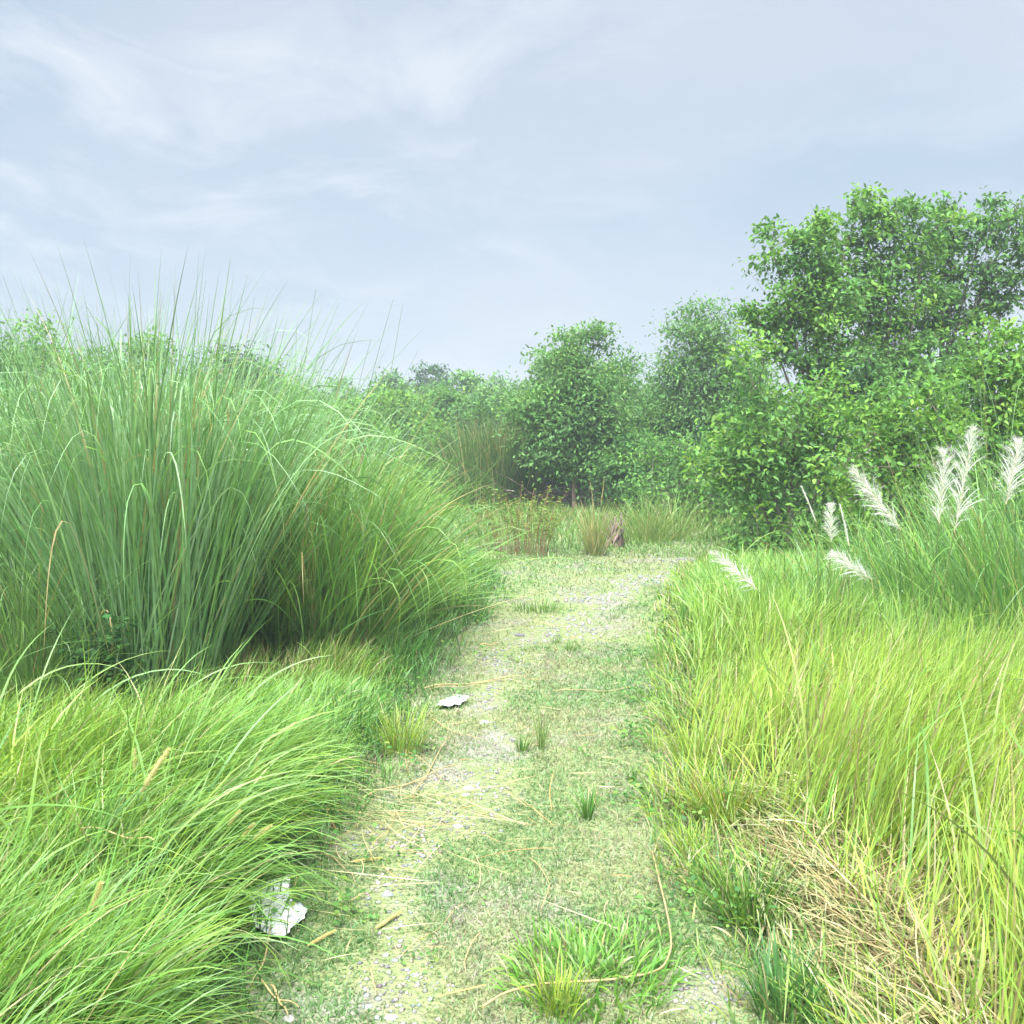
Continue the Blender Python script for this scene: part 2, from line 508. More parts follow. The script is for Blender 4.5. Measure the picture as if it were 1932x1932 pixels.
# ------------------------------------------------------------------ short turf on the track and the clearing
def turf():
    acc = Acc()
    for n, y0, y1, S in ((330000, 1.9, 7.5, 2), (230000, 7.5, 26, 2)):
        x, y = scatter(n, -9 if y1 > 10 else -2.6, 12 if y1 > 10 else 2.2, y0, y1, 1.5)
        k = (x > xl(y) - 0.25) & (x < xr(y) + 0.25)
        x, y = x[k], y[k]
        b = bareness(x, y)
        k = rng.random(len(x)) > np.clip(b * 1.1, 0, 0.78)
        x, y, b = x[k], y[k], b[k]
        m = len(x)
        patch = fbm(x, y, 1.3, 30); p2 = fbm(x, y, 0.9, 40)
        lod = np.maximum(1, y / 4.0)
        ln = (0.018 + 0.022 * rng.random(m) + 0.03 * np.clip(p2 - 0.5, 0, 1)) * (0.8 + 0.2 * lod) * (1 - 0.4 * b)
        dry = np.clip((patch - 0.5) * 3.4 + 0.27 + b * 0.5, 0.08, 0.85)
        isdry = rng.random(m) < dry
        c = np.where(isdry[:, None], pal([(0.46, 0.42, 0.24), (0.40, 0.35, 0.19), (0.36, 0.42, 0.19)], m), pal([(0.17, 0.31, 0.09), (0.22, 0.37, 0.11), (0.14, 0.26, 0.08)], m))
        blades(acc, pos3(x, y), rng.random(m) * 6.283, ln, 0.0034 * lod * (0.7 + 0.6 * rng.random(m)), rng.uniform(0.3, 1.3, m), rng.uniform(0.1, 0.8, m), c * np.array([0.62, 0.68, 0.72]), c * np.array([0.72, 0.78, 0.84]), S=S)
    o = acc.build('short_grass', M_grass)
    tag(o, 'short trodden green and straw coloured turf covering the track', 'turf', kind='stuff')


turf()


def pebbles():
    acc = Acc()
    n = 220000
    x, y = scatter(n, -2, 4.5, 2.2, 15, 1.2)
    b = bareness(x, y)
    k = (rng.random(n) < b ** 1.5 * 0.8 + 0.002) & (x > xl(y)) & (x < xr(y))
    x, y = x[k], y[k]; m = len(x)
    s = (0.0016 + 0.010 * rng.random(m) ** 5) * np.maximum(1, y / 5)
    # octahedral stones, irregular
    base = np.array([[1, 0, 0], [0, 1, 0], [-1, 0, 0], [0, -1, 0], [0, 0, 0.7], [0, 0, -0.5], [.75, .7, .25], [-.7, .72, .2], [-.7, -.75, .25], [.7, -.7, .2]])
    V = base[None] * s[:, None, None] * rng.uniform(0.65, 1.35, (m, 10, 3))
    a = rng.random(m) * 6.283; ca, sa = np.cos(a), np.sin(a)
    V = np.stack([V[..., 0] * ca[:, None] - V[..., 1] * sa[:, None], V[..., 0] * sa[:, None] + V[..., 1] * ca[:, None], V[..., 2]], -1)
    V = V + pos3(x, y, 0.0045)[:, None]
    f = np.array([[0, 6, 4], [6, 1, 4], [1, 7, 4], [7, 2, 4], [2, 8, 4], [8, 3, 4], [3, 9, 4], [9, 0, 4], [6, 0, 5], [1, 6, 5], [7, 1, 5], [2, 7, 5], [8, 2, 5], [3, 8, 5], [9, 3, 5], [0, 9, 5]])
    T = (f[None] + np.arange(m)[:, None, None] * 10).reshape(-1, 3)
    acc.add(V.reshape(-1, 3), None, np.repeat(pal([(0.24, 0.237, 0.225), (0.30, 0.295, 0.28), (0.17, 0.17, 0.17), (0.25, 0.23, 0.18)], m, jit=0.2), 10, axis=0), T)
    tag(acc.build('gravel', M_stone), 'grey and white gravel lying bare between the turf', 'gravel', kind='stuff')


def stone_mat():
    m, t = mat_new('stone'); L = t.links.new
    a = N(t, 'ShaderNodeAttribute'); a.attribute_name = 'Col'
    tc = N(t, 'ShaderNodeTexCoord'); nz = N(t, 'ShaderNodeTexNoise'); nz.inputs['Scale'].default_value = 60; nz.inputs['Detail'].default_value = 5
    L(tc.outputs['Object'], nz.inputs['Vector'])
    r = ramp(t, [(0.3, 0.7), (0.7, 1.2)], nz.outputs['Fac'])
    mm = N(t, 'ShaderNodeMixRGB', blend_type='MULTIPLY'); mm.inputs[0].default_value = 1
    L(a.outputs['Color'], mm.inputs[1]); L(r.outputs[0], mm.inputs[2])
    p = N(t, 'ShaderNodeBsdfPrincipled'); L(mm.outputs[0], p.inputs['Base Color']); p.inputs['Roughness'].default_value = 0.85
    b = N(t, 'ShaderNodeBump'); b.inputs['Strength'].default_value = 0.4; b.inputs['Distance'].default_value = 0.004
    L(nz.outputs['Fac'], b.inputs['Height']); L(b.outputs[0], p.inputs['Normal'])
    o = N(t, 'ShaderNodeOutputMaterial'); L(p.outputs[0], o.inputs[0])
    return m


M_stone = stone_mat()
pebbles()


# ------------------------------------------------------------------ the grass masses
def mixpal(w, A, B, n):
    return pal(A, n) * (1 - w[:, None]) + pal(B, n) * w[:, None]


def left_mass():
    """long fine grass lodged over towards the track, near left"""
    acc = Acc()
    x, y, q = tufts(36000, 20, -4.5, 0, 1.6, 5.8, 0.7, sig=0.026)
    e = xl(y) - x
    k = (e > 0.10 + 0.14 * vn(x, y, 3, 50)) & (rng.random(len(x)) < np.clip(e * 2.2, 0.15, 1))
    pc = gp(530, 1745); k &= np.hypot(x - pc[0] - 0.02, y - pc[1]) > 0.15
    k &= ~((y > 4.0) & (e > 0.9 + 0.4 * vn(x, y, 2, 57) + 0.5 * (5 - y)))
    x, y, e, q = x[k], y[k], e[k], q[k]; m = len(x)
    clump_ = vn(x, y, 2.2, 52); c2 = vn(x, y, 1.1, 53)
    back = np.clip((y - 3.7) / 1.2, 0, 1)
    L = (0.36 + 0.30 * clump_ + 0.16 * q[:, 0] + 0.14 * rng.random(m)) * np.clip(e / 0.55 + 0.35, 0.4, 1) * (1 - 0.55 * back)
    az = R(-2) + (c2 - 0.5) * 1.9 + (q[:, 1] - 0.5) * 1.3 + rng.normal(0, 0.32, m) + np.clip((y - 3.2) * 0.2, -0.25, 0.5)
    th = 0.15 + 0.45 * vn(x, y, 1.6, 54) + (q[:, 2] - 0.5) * 0.8 + rng.normal(0, 0.18, m)
    bend = rng.normal(1.05, 0.38, m) + (clump_ - 0.5) * 0.5
    loose = rng.random(m) < 0.15
    az = np.where(loose, rng.random(m) * 6.283, az); th = np.where(loose, th * 0.5, th)
    w = np.clip(vn(x, y, 1.4, 55) * 1.6 - 0.7 + (q[:, 0] - .5) * .8, 0, 1)
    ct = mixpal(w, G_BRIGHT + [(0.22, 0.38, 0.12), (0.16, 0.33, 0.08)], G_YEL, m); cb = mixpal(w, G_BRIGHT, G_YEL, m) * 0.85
    dead = rng.random(m) < 0.05
    ct[dead] = pal(STRAW, dead.sum()); cb[dead] = pal(STRAW, dead.sum())
    wide = 1 + 0.9 * (rng.random(m) < 0.12)
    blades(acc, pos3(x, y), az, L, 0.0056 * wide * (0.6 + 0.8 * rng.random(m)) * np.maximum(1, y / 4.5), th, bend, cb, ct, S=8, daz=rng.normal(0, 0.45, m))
    # a few long pale broad blades thrown over the mass
    k = 90
    px_ = rng.uniform(0, 620, k); py_ = rng.uniform(1450, 1930, k)
    P = np.array([gp(a_, b_) for a_, b_ in zip(px_, py_)]) + np.array([-0.45, 0.0, 0]); P[:, 2] = hz(P[:, 0], P[:, 1])
    P = P[P[:, 0] < xl(P[:, 1]) - 0.3]; k = len(P)
    c = pal([(0.22, 0.40, 0.14), (0.20, 0.36, 0.09), (0.30, 0.42, 0.12)], k)
    blades(acc, P, rng.normal(0.1, 0.9, k), rng.uniform(0.6, 1.15, k), rng.uniform(0.007, 0.011, k), rng.uniform(0.05, 0.5, k), rng.uniform(0.8, 2.0, k), c * 0.8, c, S=14, daz=rng.normal(0, 0.5, k), tw=0.6)
    tag(acc.build('lodged_grass', M_grass), 'long bright green grass bent over towards the track at lower left', 'grass', kind='stuff')


def left_edge():
    """lush darker green fringe between the lodged grass and the track"""
    acc = Acc()
    x, y = scatter(30000, -4, 0.2, 2.0, 13, 1.0)
    e = xl(y) - x
    dens = np.where(y > 3.6, 1.0, 0.35) * np.clip(1.1 - np.abs(e - 0.20) * 2.2, 0, 1)
    k = (e > -0.12) & (e < 0.75) & (rng.random(len(x)) < dens * (0.3 + vn(x, y, 4, 60)))
    x, y, e = x[k], y[k], e[k]; m = len(x)
    L = 0.10 + 0.20 * vn(x, y, 2.5, 61) * np.clip(e * 3 + 0.6, 0.3, 1.2) + 0.07 * rng.random(m)
    blades(acc, pos3(x, y), rng.normal(-0.2, 1.5, m), L, 0.005 * np.maximum(1, y / 5), rng.uniform(0.05, 0.6, m), rng.uniform(0.3, 1.1, m),
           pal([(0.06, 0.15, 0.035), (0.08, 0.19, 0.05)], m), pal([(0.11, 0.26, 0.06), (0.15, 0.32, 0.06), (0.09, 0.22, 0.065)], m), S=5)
    tag(acc.build('verge_grass', M_grass), 'short lush dark green grass fringing the left edge of the track', 'grass', kind='stuff')


def left_meadow():
    """rough thin grass with dry seed heads around the feet of the big clumps"""
    acc = Acc()
    x, y, q = tufts(60000, 18, -9, 0, 3.9, 14, 1.0, sig=0.05)
    e = xl(y) - x
    k = (e > 0.12) & (rng.random(len(x)) < np.clip(e * 2, 0.1, 1))
    hole = np.hypot((x - gp(200, 1320)[0]) / 0.45, (y - gp(200, 1320)[1]) / 0.4)
    k &= (hole > 0.9)
    x, y, e, q = x[k], y[k], e[k], q[k]; m = len(x)
    L = (0.12 + 0.30 * vn(x, y, 1.3, 70) * rng.uniform(0.6, 1.1, m) + 0.14 * q[:, 0]) * np.clip(e * 1.3 + 0.3, 0.3, 1) * np.clip(0.55 + (y - 4.5) * 0.2, 0.55, 1)
    w = np.clip(vn(x, y, 0.9, 71) * 1.5 - 0.3, 0, 1)
    ct = mixpal(w, G_BRIGHT + G_YEL, G_BRIGHT, m); cb = pal(G_MID + G_BRIGHT, m)
    drw = np.clip(1.15 - np.hypot((x - gp(520, 1260)[0]) / 0.9, (y - gp(520, 1260)[1]) / 1.1), 0, 1) * 0.5 + 0.06
    dead = rng.random(m) < drw
    ct[dead] = pal([(0.42, 0.33, 0.17), (0.33, 0.22, 0.12), (0.40, 0.38, 0.18)], dead.sum()); cb[dead] = pal(STRAW, dead.sum())
    blades(acc, pos3(x, y), rng.normal(0.2, 1.0, m), L, 0.0048 * np.maximum(1, y / 5) * (0.6 + 0.6 * rng.random(m)), rng.uniform(0.0, 0.6, m), rng.uniform(0.2, 1.2, m), cb, ct, S=5, daz=rng.normal(0, .3, m))
    tag(acc.build('rough_grass', M_grass), 'rough green and brownish grass around the feet of the tall clumps', 'grass', kind='stuff')


def right_mass():
    """tall yellow-green grass filling the right side, leaning away to the right"""
    acc = Acc()
    x, y, q = tufts(92000, 16, 0.5, 9, 1.6, 14, 0.85, sig=0.03)
    e = x - xr(y)
    e0 = np.where(y < 4.4, 0.32 + 0.14 * vn(x, y, 1.5, 80), 0.06 + 0.16 * vn(x, y, 2, 81))
    k = (e > e0) & (rng.random(len(x)) < np.clip((e - e0) * 3.0 + 0.2, 0, 1))
    # browned, thin hollow in the near mass
    tx, ty = gp(1680, 1860)[:2]
    br = np.clip(1.3 - np.hypot((x - tx) / 0.17, (y - ty) / 0.45), 0, 1)
    k &= rng.random(len(x)) > br * 0.5
    x, y, e, br, q = x[k], y[k], e[k], br[k], q[k]; m = len(x)
    c1 = vn(x, y, 1.4, 82); c2 = vn(x, y, 0.8, 83)
    far = np.clip((y - 5.0) / 1.6, 0, 1)
    L = (0.40 + 0.26 * c1 + 0.16 * q[:, 0] + 0.14 * rng.random(m)) * np.clip(e * 1.1 + 0.45, 0.5, 1) * (1 - 0.12 * far) * (1 - 0.35 * np.clip((y - 7.5) / 3, 0, 1))
    az = R(12) + (c2 - 0.5) * 1.4 + (q[:, 1] - 0.5) * 1.4 + rng.normal(0, 0.36, m) + far * rng.normal(0.3, 0.9, m)
    th = 0.08 + 0.34 * vn(x, y, 1.1, 84) + (q[:, 2] - 0.5) * 0.5 + rng.normal(0, 0.15, m)
    bend = rng.normal(0.5, 0.38, m) + 0.25 * (c1 > 0.6)
    w = np.clip(far * 0.8 + (vn(x, y, 1.0, 85) - 0.5) * 1.7 + (q[:, 1] - .5) * .5, 0, 1)
    ct = mixpal(w, G_YEL, G_BRIGHT + [(0.16, 0.32, 0.07)], m); cb = mixpal(w, [(0.30, 0.36, 0.07), (0.34, 0.32, 0.10), (0.26, 0.38, 0.06)], G_BRIGHT + G_MID, m)
    dead = rng.random(m) < np.where(far > 0.5, 0.04, 0.12 + 0.2 * br)
    ct[dead] = pal(STRAW + BROWN, dead.sum()); cb[dead] = pal(BROWN + STRAW, dead.sum())
    wide = 1 + 0.7 * (rng.random(m) < 0.12)
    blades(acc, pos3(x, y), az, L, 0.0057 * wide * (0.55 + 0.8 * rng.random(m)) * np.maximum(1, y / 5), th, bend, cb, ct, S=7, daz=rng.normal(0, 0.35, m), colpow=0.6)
    # broad arching blades standing out of the mass
    k = 520
    x, y = scatter(k, 0.9, 7, 2.2, 10, 0.6); g_ = x > xr(y) + 0.45; x, y = x[g_], y[g_]; k = len(x)
    c = pal([(0.30, 0.44, 0.10), (0.20, 0.38, 0.09), (0.34, 0.44, 0.14), (0.16, 0.32, 0.08)], k)
    blades(acc, pos3(x, y), rng.random(k) * 6.283, rng.uniform(0.65, 1.15, k), rng.uniform(0.007, 0.012, k), rng.uniform(0.05, 0.4, k), rng.uniform(0.5, 2.2, k), c * 0.8, c, S=14, daz=rng.normal(0, 0.4, k), tw=0.6, pw=1.8)
    tag(acc.build('tall_grass', M_grass), 'tall yellow green grass leaning over on the right side of the track', 'grass', kind='stuff')


def thatch():
    """pale dead grass combed flat beside the track, and a brown tangle behind it"""
    acc = Acc()
    x, y = scatter(30000, 0.35, 2.6, 1.6, 5.6, 0.4)
    e = x - xr(y)
    k = (e > 0.16) & (e < 0.95) & (rng.random(len(x)) < np.clip(1.3 - np.abs(e - 0.42) * 2.4, 0, 1) * (0.4 + 0.8 * vn(x, y, 2.5, 90)))
    x, y, e = x[k], y[k], e[k]; m = len(x)
    p = pos3(x, y); p[:, 2] += 0.05 * rng.random(m) + 0.10 * np.clip(e - 0.2, 0, 0.6)
    az = R(-82) + (vn(x, y, 1.3, 91) - 0.5) * 0.7 + rng.normal(0, 0.16, m)
    g = rng.random(m) < 0.45
    c = pal([(0.44, 0.41, 0.22), (0.36, 0.33, 0.17), (0.50, 0.47, 0.28)], m); c[g] = pal([(0.36, 0.42, 0.17), (0.27, 0.36, 0.12)], g.sum())
    blades(acc, p, az, rng.uniform(0.25, 0.6, m), 0.0058 * (0.6 + 0.8 * rng.random(m)), rng.normal(1.35, 0.14, m), rng.normal(0.18, 0.12, m), c, c * 1.05, S=4)
    # tangle
    x = rng.normal(gp(1650, 1820)[0] + 0.02, 0.13, 2600); y = rng.normal(gp(1650, 1850)[1], 0.42, 2600)
    k = x - xr(y) > 0.35
    x, y = x[k], y[k]; m = len(x)
    p = pos3(x, y); p[:, 2] += 0.14 * rng.random(m)
    blades(acc, p, rng.random(m) * 6.283, rng.uniform(0.12, 0.4, m), 0.0045, rng.normal(1.25, 0.25, m), rng.normal(0.2, 0.3, m), pal(BROWN + STRAW, m), pal(BROWN + STRAW, m), S=4, daz=rng.normal(0, 0.9, m))
    x, y = scatter(3200, 0.9, 2.4, 1.8, 4.6, 0.2); g_ = (x - xr(y)) > 0.35; x, y = x[g_], y[g_]; m = len(x)
    c = pal(G_YEL + G_BRIGHT, m)
    blades(acc, pos3(x, y), rng.normal(R(20), 0.7, m), rng.uniform(0.2, 0.5, m), 0.006, rng.uniform(0.1, 0.8, m), rng.uniform(0.2, 0.9, m), c, c, S=6, daz=rng.normal(0, 0.4, m))
    tag(acc.build('dead_grass_thatch', M_straw), 'pale dead grass combed flat along the right edge of the track', 'dead grass', kind='stuff')


def right_edge():
    """short mixed fringe along the right edge"""
    acc = Acc()
    x, y = scatter(42000, 0.3, 4, 1.8, 12.5, 0.9)
    e = x - xr(y)
    k = (e > -0.13) & (e < 0.55) & (rng.random(len(x)) < np.clip(1.1 - np.abs(e - 0.12) * 2.2, 0, 1) * (0.15 + 1.1 * vn(x, y, 3.2, 100) ** 1.5))
    x, y, e = x[k], y[k], e[k]; m = len(x)
    L = 0.07 + 0.24 * vn(x, y, 3.2, 100) * rng.uniform(0.5, 1.2, m) * np.clip(e * 3 + 0.7, 0.4, 1.2)
    c = pal(G_YEL + G_BRIGHT + [(0.09, 0.22, 0.04)] * 2, m)
    dead = rng.random(m) < 0.22
    c[dead] = pal(STRAW, dead.sum())
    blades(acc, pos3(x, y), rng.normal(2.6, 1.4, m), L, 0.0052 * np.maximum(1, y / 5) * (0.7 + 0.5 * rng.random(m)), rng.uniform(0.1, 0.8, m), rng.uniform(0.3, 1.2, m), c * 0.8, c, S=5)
    tag(acc.build('edge_grass', M_grass), 'short mixed green and straw grass along the right edge of the track', 'grass', kind='stuff')


def far_meadow():
    """grass of the clearing and the open ground behind"""
    acc = Acc()
    x, y = scatter(70000, -14, 18, 11.5, 36, 0.8, 11)
    # the worn turf stays short
    open_ = (x > xl(np.minimum(y, 12)) + 0.3) & (x < xr(y) - 0.2) & (y < 12.7 + 1.2 * (vn(x, y, 0.8, 115) - 0.5))
    k = ~open_ | (rng.random(len(x)) < 0.05)
    x, y = x[k], y[k]; m = len(x)
    h = vn(x, y, 0.45, 110)
    L = (0.14 + 0.42 * h * rng.uniform(0.5, 1.1, m)) * np.clip((y - 11.0) / 5, 0.28, 1)
    w = np.clip(vn(x, y, 0.35, 111) * 1.6 - 0.3, 0, 1)
    ct = mixpal(w, G_BRIGHT, [(0.22, 0.28, 0.09), (0.14, 0.25, 0.06)], m)
    dead = rng.random(m) < 0.08
    ct[dead] = pal(STRAW, dead.sum())
    blades(acc, pos3(x, y), rng.random(m) * 6.283, L, 0.013 * (y / 14) * (0.6 + 0.6 * rng.random(m)), rng.uniform(0, 0.5, m), rng.uniform(0.2, 1.1, m), pal(G_MID, m), ct, S=3)
    tag(acc.build('meadow_grass', M_grass), 'light green meadow grass of the clearing at the end of the track', 'grass', kind='stuff')


def weeds():
    acc = Acc()
    cx, cy = scatter(420, -3, 3, 2.0, 11, 0.8)
    side = np.minimum(np.abs(cx - xl(cy)), np.abs(cx - xr(cy)))
    k = (side < 0.35) | ((rng.random(420) < 0.25) & (cx > xl(cy)) & (cx < xr(cy)))
    cx, cy = cx[k], cy[k]
    i = rng.integers(0, len(cx), 4200); m = 4200
    x = cx[i] + rng.normal(0, 0.05, m); y = cy[i] + rng.normal(0, 0.05, m)
    edge = np.minimum(np.abs(x - xl(y)), np.abs(x - xr(y))) < 0.3
    p = pos3(x, y); p[:, 2] += 0.012 + rng.random(m) * np.where(edge, 0.10, 0.012)
    d = rng.normal(0, 1, (m, 3)); d[:, 2] = np.abs(d[:, 2]) * 0.25
    leaves(acc, p, d, rng.uniform(0.010, 0.026, m) * np.where(edge, 1.3, 0.8), 0.62, pal([(0.10, 0.24, 0.06), (0.14, 0.30, 0.07), (0.20, 0.30, 0.07), (0.07, 0.18, 0.05)], m))
    tag(acc.build('ground_weeds', M_leaf), 'low broad leaved weeds creeping along the edges of the track', 'weeds', kind='stuff')


weeds(); left_mass(); left_edge(); left_meadow(); right_mass(); thatch(); right_edge(); far_meadow()


# ------------------------------------------------------------------ tall grass clumps (each a thing)
def clump(name, c, rad, n, Lr, width, cols, label, cat='grass clump', group=None, spread_=0.55, lean=(0, 0), kinkp=0.3, base_cols=None,
          bend=0.5, S=19, stems=0, heads=None, dead=0.04, hscale=(0.35, 1.0)):
    c = np.array([c[0], c[1], float(hz(c[0], c[1]))])
    e = empty(name, c, label, cat, group)
    acc = Acc()
    rr = rad * np.sqrt(rng.random(n)); aa = rng.random(n) * 6.283
    p = pos3(c[0] + rr * np.cos(aa), c[1] + rr * np.sin(aa), -0.01)
    az = aa + rng.normal(0, 0.7, n)
    th = (rr / rad) * spread_ * rng.uniform(0.15, 1.3, n) + rng.normal(0, 0.06, n)
    # prevailing lean
    vx = np.sin(th) * np.cos(az) + lean[0]; vy = np.sin(th) * np.sin(az) + lean[1]
    az = np.arctan2(vy, vx); th = np.arcsin(np.clip(np.hypot(vx, vy), 0, 0.95))
    u = rng.random(n)
    L = Lr[0] + (Lr[1] - Lr[0]) * (hscale[0] + (hscale[1] - hscale[0]) * u ** 0.8)
    kk = (rng.random(n) < kinkp * (0.3 + 2.0 * u * u))
    kink = np.where(kk, rng.uniform(1.3, 2.6, n), 0); tb = rng.uniform(0.66, 0.92, n)
    ct = pal(cols, n); cb = pal(base_cols or cols, n) * 0.95
    dd = rng.random(n) < dead
    ct[dd] = pal([(0.40, 0.34, 0.15), (0.36, 0.27, 0.11)], dd.sum()); cb[dd] = pal(STRAW, dd.sum())
    blades(acc, p, az, L, width * rng.uniform(0.55, 1.25, n), th, bend * rng.uniform(0.2, 1.5, n) * (L / Lr[1]), cb, ct, S=S,
           kink=kink, tb=tb, ks=0.032 + 0.03 * rng.random((n, 1)), daz=rng.normal(0, 0.25, n), tw=0.7, pw=1.8)
    acc.build('leaf_blades', M_grass, e, c)
    if heads:
        for (tip, bot, col, wd) in heads:
            stalk(e, c, c + np.array([rng.normal(0, rad * .3), rng.normal(0, rad * .3), 0]), bot, tip, col, wd, plume='panicle')
    return e


def bez(a, b, c, n):
    t = np.linspace(0, 1, n)[:, None]
    return a * (1 - t) ** 2 + 2 * b * t * (1 - t) + c * t ** 2


def plume_mesh(acc, bot, tip, spread_, nb, blen, wd, col, hairs=8, droop=0.3, side_bias=None):
    """a feathery panicle: rachis with many silky side sprays"""
    ax = tip - bot; Ln = np.linalg.norm(ax); axn = ax / Ln
    s = np.array([1.0, 0.0, 0.0]) * 0.06 * Ln
    rach = bez(bot, (bot + tip) / 2 - np.array([0, 0, 0]) + s * 0.3, tip, 12)
    tube(acc, rach, np.linspace(0.0028, 0.0008, 12), np.array((0.55, 0.50, 0.32)), 5)
    t = np.linspace(0.02, 0.98, nb) + rng.normal(0, 0.01, nb); t = np.clip(t, 0, 1)
    P0 = np.stack([np.interp(t, np.linspace(0, 1, 12), rach[:, i]) for i in range(3)], 1)
    r = norm(rng.normal(0, 1, (nb, 3))); r = norm(r - (r @ axn)[:, None] * axn)
    open_ang = spread_ * (1.0 - 0.35 * t) * rng.uniform(0.7, 1.2, nb)
    L = blen * np.sin(np.clip(t * 0.80 + 0.22, 0, 1) * math.pi) ** 0.55 * rng.uniform(0.5, 1.2, nb)
    S = 5; tt = np.linspace(0, 1, S + 1)
    # start along the axis, swing out, droop with gravity
    P = np.zeros((nb, S + 1, 3)); P[:, 0] = P0
    cur = P0.copy()
    for i in range(S):
        a = open_ang * (0.55 + 0.55 * tt[i])
        d = axn[None] * np.cos(a)[:, None] + r * np.sin(a)[:, None]
        d = norm(d + np.array([0, 0, -droop * tt[i]]))
        cur = cur + d * (L / S)[:, None]; P[:, i + 1] = cur
    side = norm(np.cross(np.gradient(P, axis=1), rng.normal(0, 1, (nb, 1, 3))))
    W = wd * np.array([0.45, 0.9, 1.0, 0.85, 0.55, 0.15])[None] * rng.uniform(0.7, 1.2, (nb, 1))
    C = np.broadcast_to(np.array(col), (nb, S + 1, 3)) * rng.uniform(0.85, 1.1, (nb, 1, 1))
    ribbons(acc, P, W, side, C)
    if hairs:
        k = nb * hairs
        i = rng.integers(0, nb, k); f = rng.random(k) * (S - 0.01); j = f.astype(int); f = (f - j)[:, None]
        q = P[i, j] * (1 - f) + P[i, j + 1] * f
        d = norm(norm(P[i, j + 1] - P[i, j]) + rng.normal(0, 0.6, (k, 3)))
        hl = rng.uniform(0.4, 1.0, k) * blen * 0.28
        PP = np.stack([q, q + d * hl[:, None] * 0.5, q + d * hl[:, None] + np.array([0, 0, -0.002])], 1)
        sd = norm(np.cross(np.broadcast_to(d[:, None], (k, 3, 3)), rng.normal(0, 1, (k, 1, 3))))
        ribbons(acc, PP, np.array([[1, 0.8, 0.2]]) * wd * 0.30 * np.ones((k, 1)), sd, np.broadcast_to(np.array(col), (k, 3, 3)))


def stalk(parent, origin, foot, bot, tip, col, wd, plume='panicle', stem_col=(0.2, 0.26, 0.09), stem_r=0.0035):
    st = Acc()
    d = bot - foot
    mid = foot + d * 0.55 - (tip - bot) * 0.12
    mid[2] = foot[2] + d[2] * 0.62
    tube(st, bez(foot, mid, bot, 14), np.linspace(stem_r * 1.3, stem_r * 0.7, 14), np.array(stem_col), 6)
    so = st.build('stem', M_grass, parent, origin)
    pa = Acc()
    if plume == 'panicle':
        plume_mesh(pa, bot, tip, 0.35, 60, wd, 0.006, col, hairs=5, droop=0.1)
    elif plume == 'open':
        plume_mesh(pa, bot, tip, 0.95, 84, wd * 1.5, 0.0042, col, hairs=14, droop=0.22)
    elif plume == 'closed':
        plume_mesh(pa, bot, tip, 0.12, 70, wd, 0.005, col, hairs=6, droop=0.0)
    elif plume == 'foxtail':
        foxtail(pa, bot, tip, wd, col)
    pa.build('seed_head', M_plume, parent, origin)
    return so


def foxtail(acc, bot, tip, r, col):
    m = 12; P = bez(bot, (bot + tip) / 2 + np.array([0, 0, 0.004]), tip, m)
    r = r * 0.62; rad = r * np.array([.45, .85, 1, 1, .98, .95, .9, .82, .72, .6, .42, .2])
    rad[-1] = r * 0.25
    tube(acc, P, rad, np.array(col) * 0.8, 8)
    k = 900; t = rng.random(k) * (m - 1.01); j = t.astype(int); f = (t - j)[:, None]
    q = P[j] * (1 - f) + P[j + 1] * f
    axn = norm(tip - bot)
    rr = norm(rng.normal(0, 1, (k, 3))); rr = norm(rr - (rr @ axn)[:, None] * axn)
    q = q + rr * (rad[j] * 0.9)[:, None]
    d = norm(rr * 0.8 + axn)
    hl = r * rng.uniform(0.9, 1.7, k)
    PP = np.stack([q, q + d * hl[:, None]], 1)
    sd = norm(np.cross(np.broadcast_to(d[:, None], (k, 2, 3)), rng.normal(0, 1, (k, 1, 3))))
    ribbons(acc, PP, np.array([[1, 0.3]]) * 0.0011 * np.ones((k, 1)), sd, np.broadcast_to(np.array(col), (k, 2, 3)))


KG = 'tall grass clumps left of the track'
SEED = (0.42, 0.30, 0.14)
b1 = gp(300, 1300)
clump('grass_clump', b1, 0.40, 1600, (0.9, 2.75), 0.0115, G_BLUE, 'nearest broad bladed grass clump on the left, carrying one thin brown seed head', group=KG,
      spread_=0.42, lean=(0.02, 0.0), kinkp=0.33, bend=0.45, heads=[(at(424, 735, b1[1]), at(436, 838, b1[1]), SEED, 0.05)])
b2 = gp(575, 1225)
clump('grass_clump', b2, 0.58, 1900, (0.6, 1.95), 0.0105, [(0.17, 0.31, 0.07), (0.14, 0.27, 0.065), (0.23, 0.37, 0.08), (0.15, 0.30, 0.10)],
      'fine bladed clump arching over the left edge of the track, with pale brown seed heads', group=KG,
      spread_=0.68, lean=(0.05, -0.02), kinkp=0.25, bend=0.75, dead=0.08,
      heads=[(at(655, 800, b2[1]), at(640, 885, b2[1]), (0.45, 0.36, 0.22), 0.05), (at(690, 840, b2[1]), at(672, 900, b2[1]), (0.42, 0.35, 0.22), 0.04)])
b3 = gp(-30, 1230)
clump('grass_clump', b3, 0.5, 1000, (1.0, 2.9), 0.015, G_BLUE, 'tall grass clump at the left border, its blades leaning out past the nearest clump', group=KG, spread_=0.5, lean=(-0.04, 0), kinkp=0.3, bend=0.5)
b4 = gp(470, 1170)
clump('grass_clump', b4, 0.55, 1100, (1.0, 2.65), 0.0125, G_BLUE, 'grass clump standing behind and between the two front clumps', group=KG, spread_=0.42, lean=(0.03, 0), kinkp=0.35, bend=0.5)
b5 = gp(680, 1165)
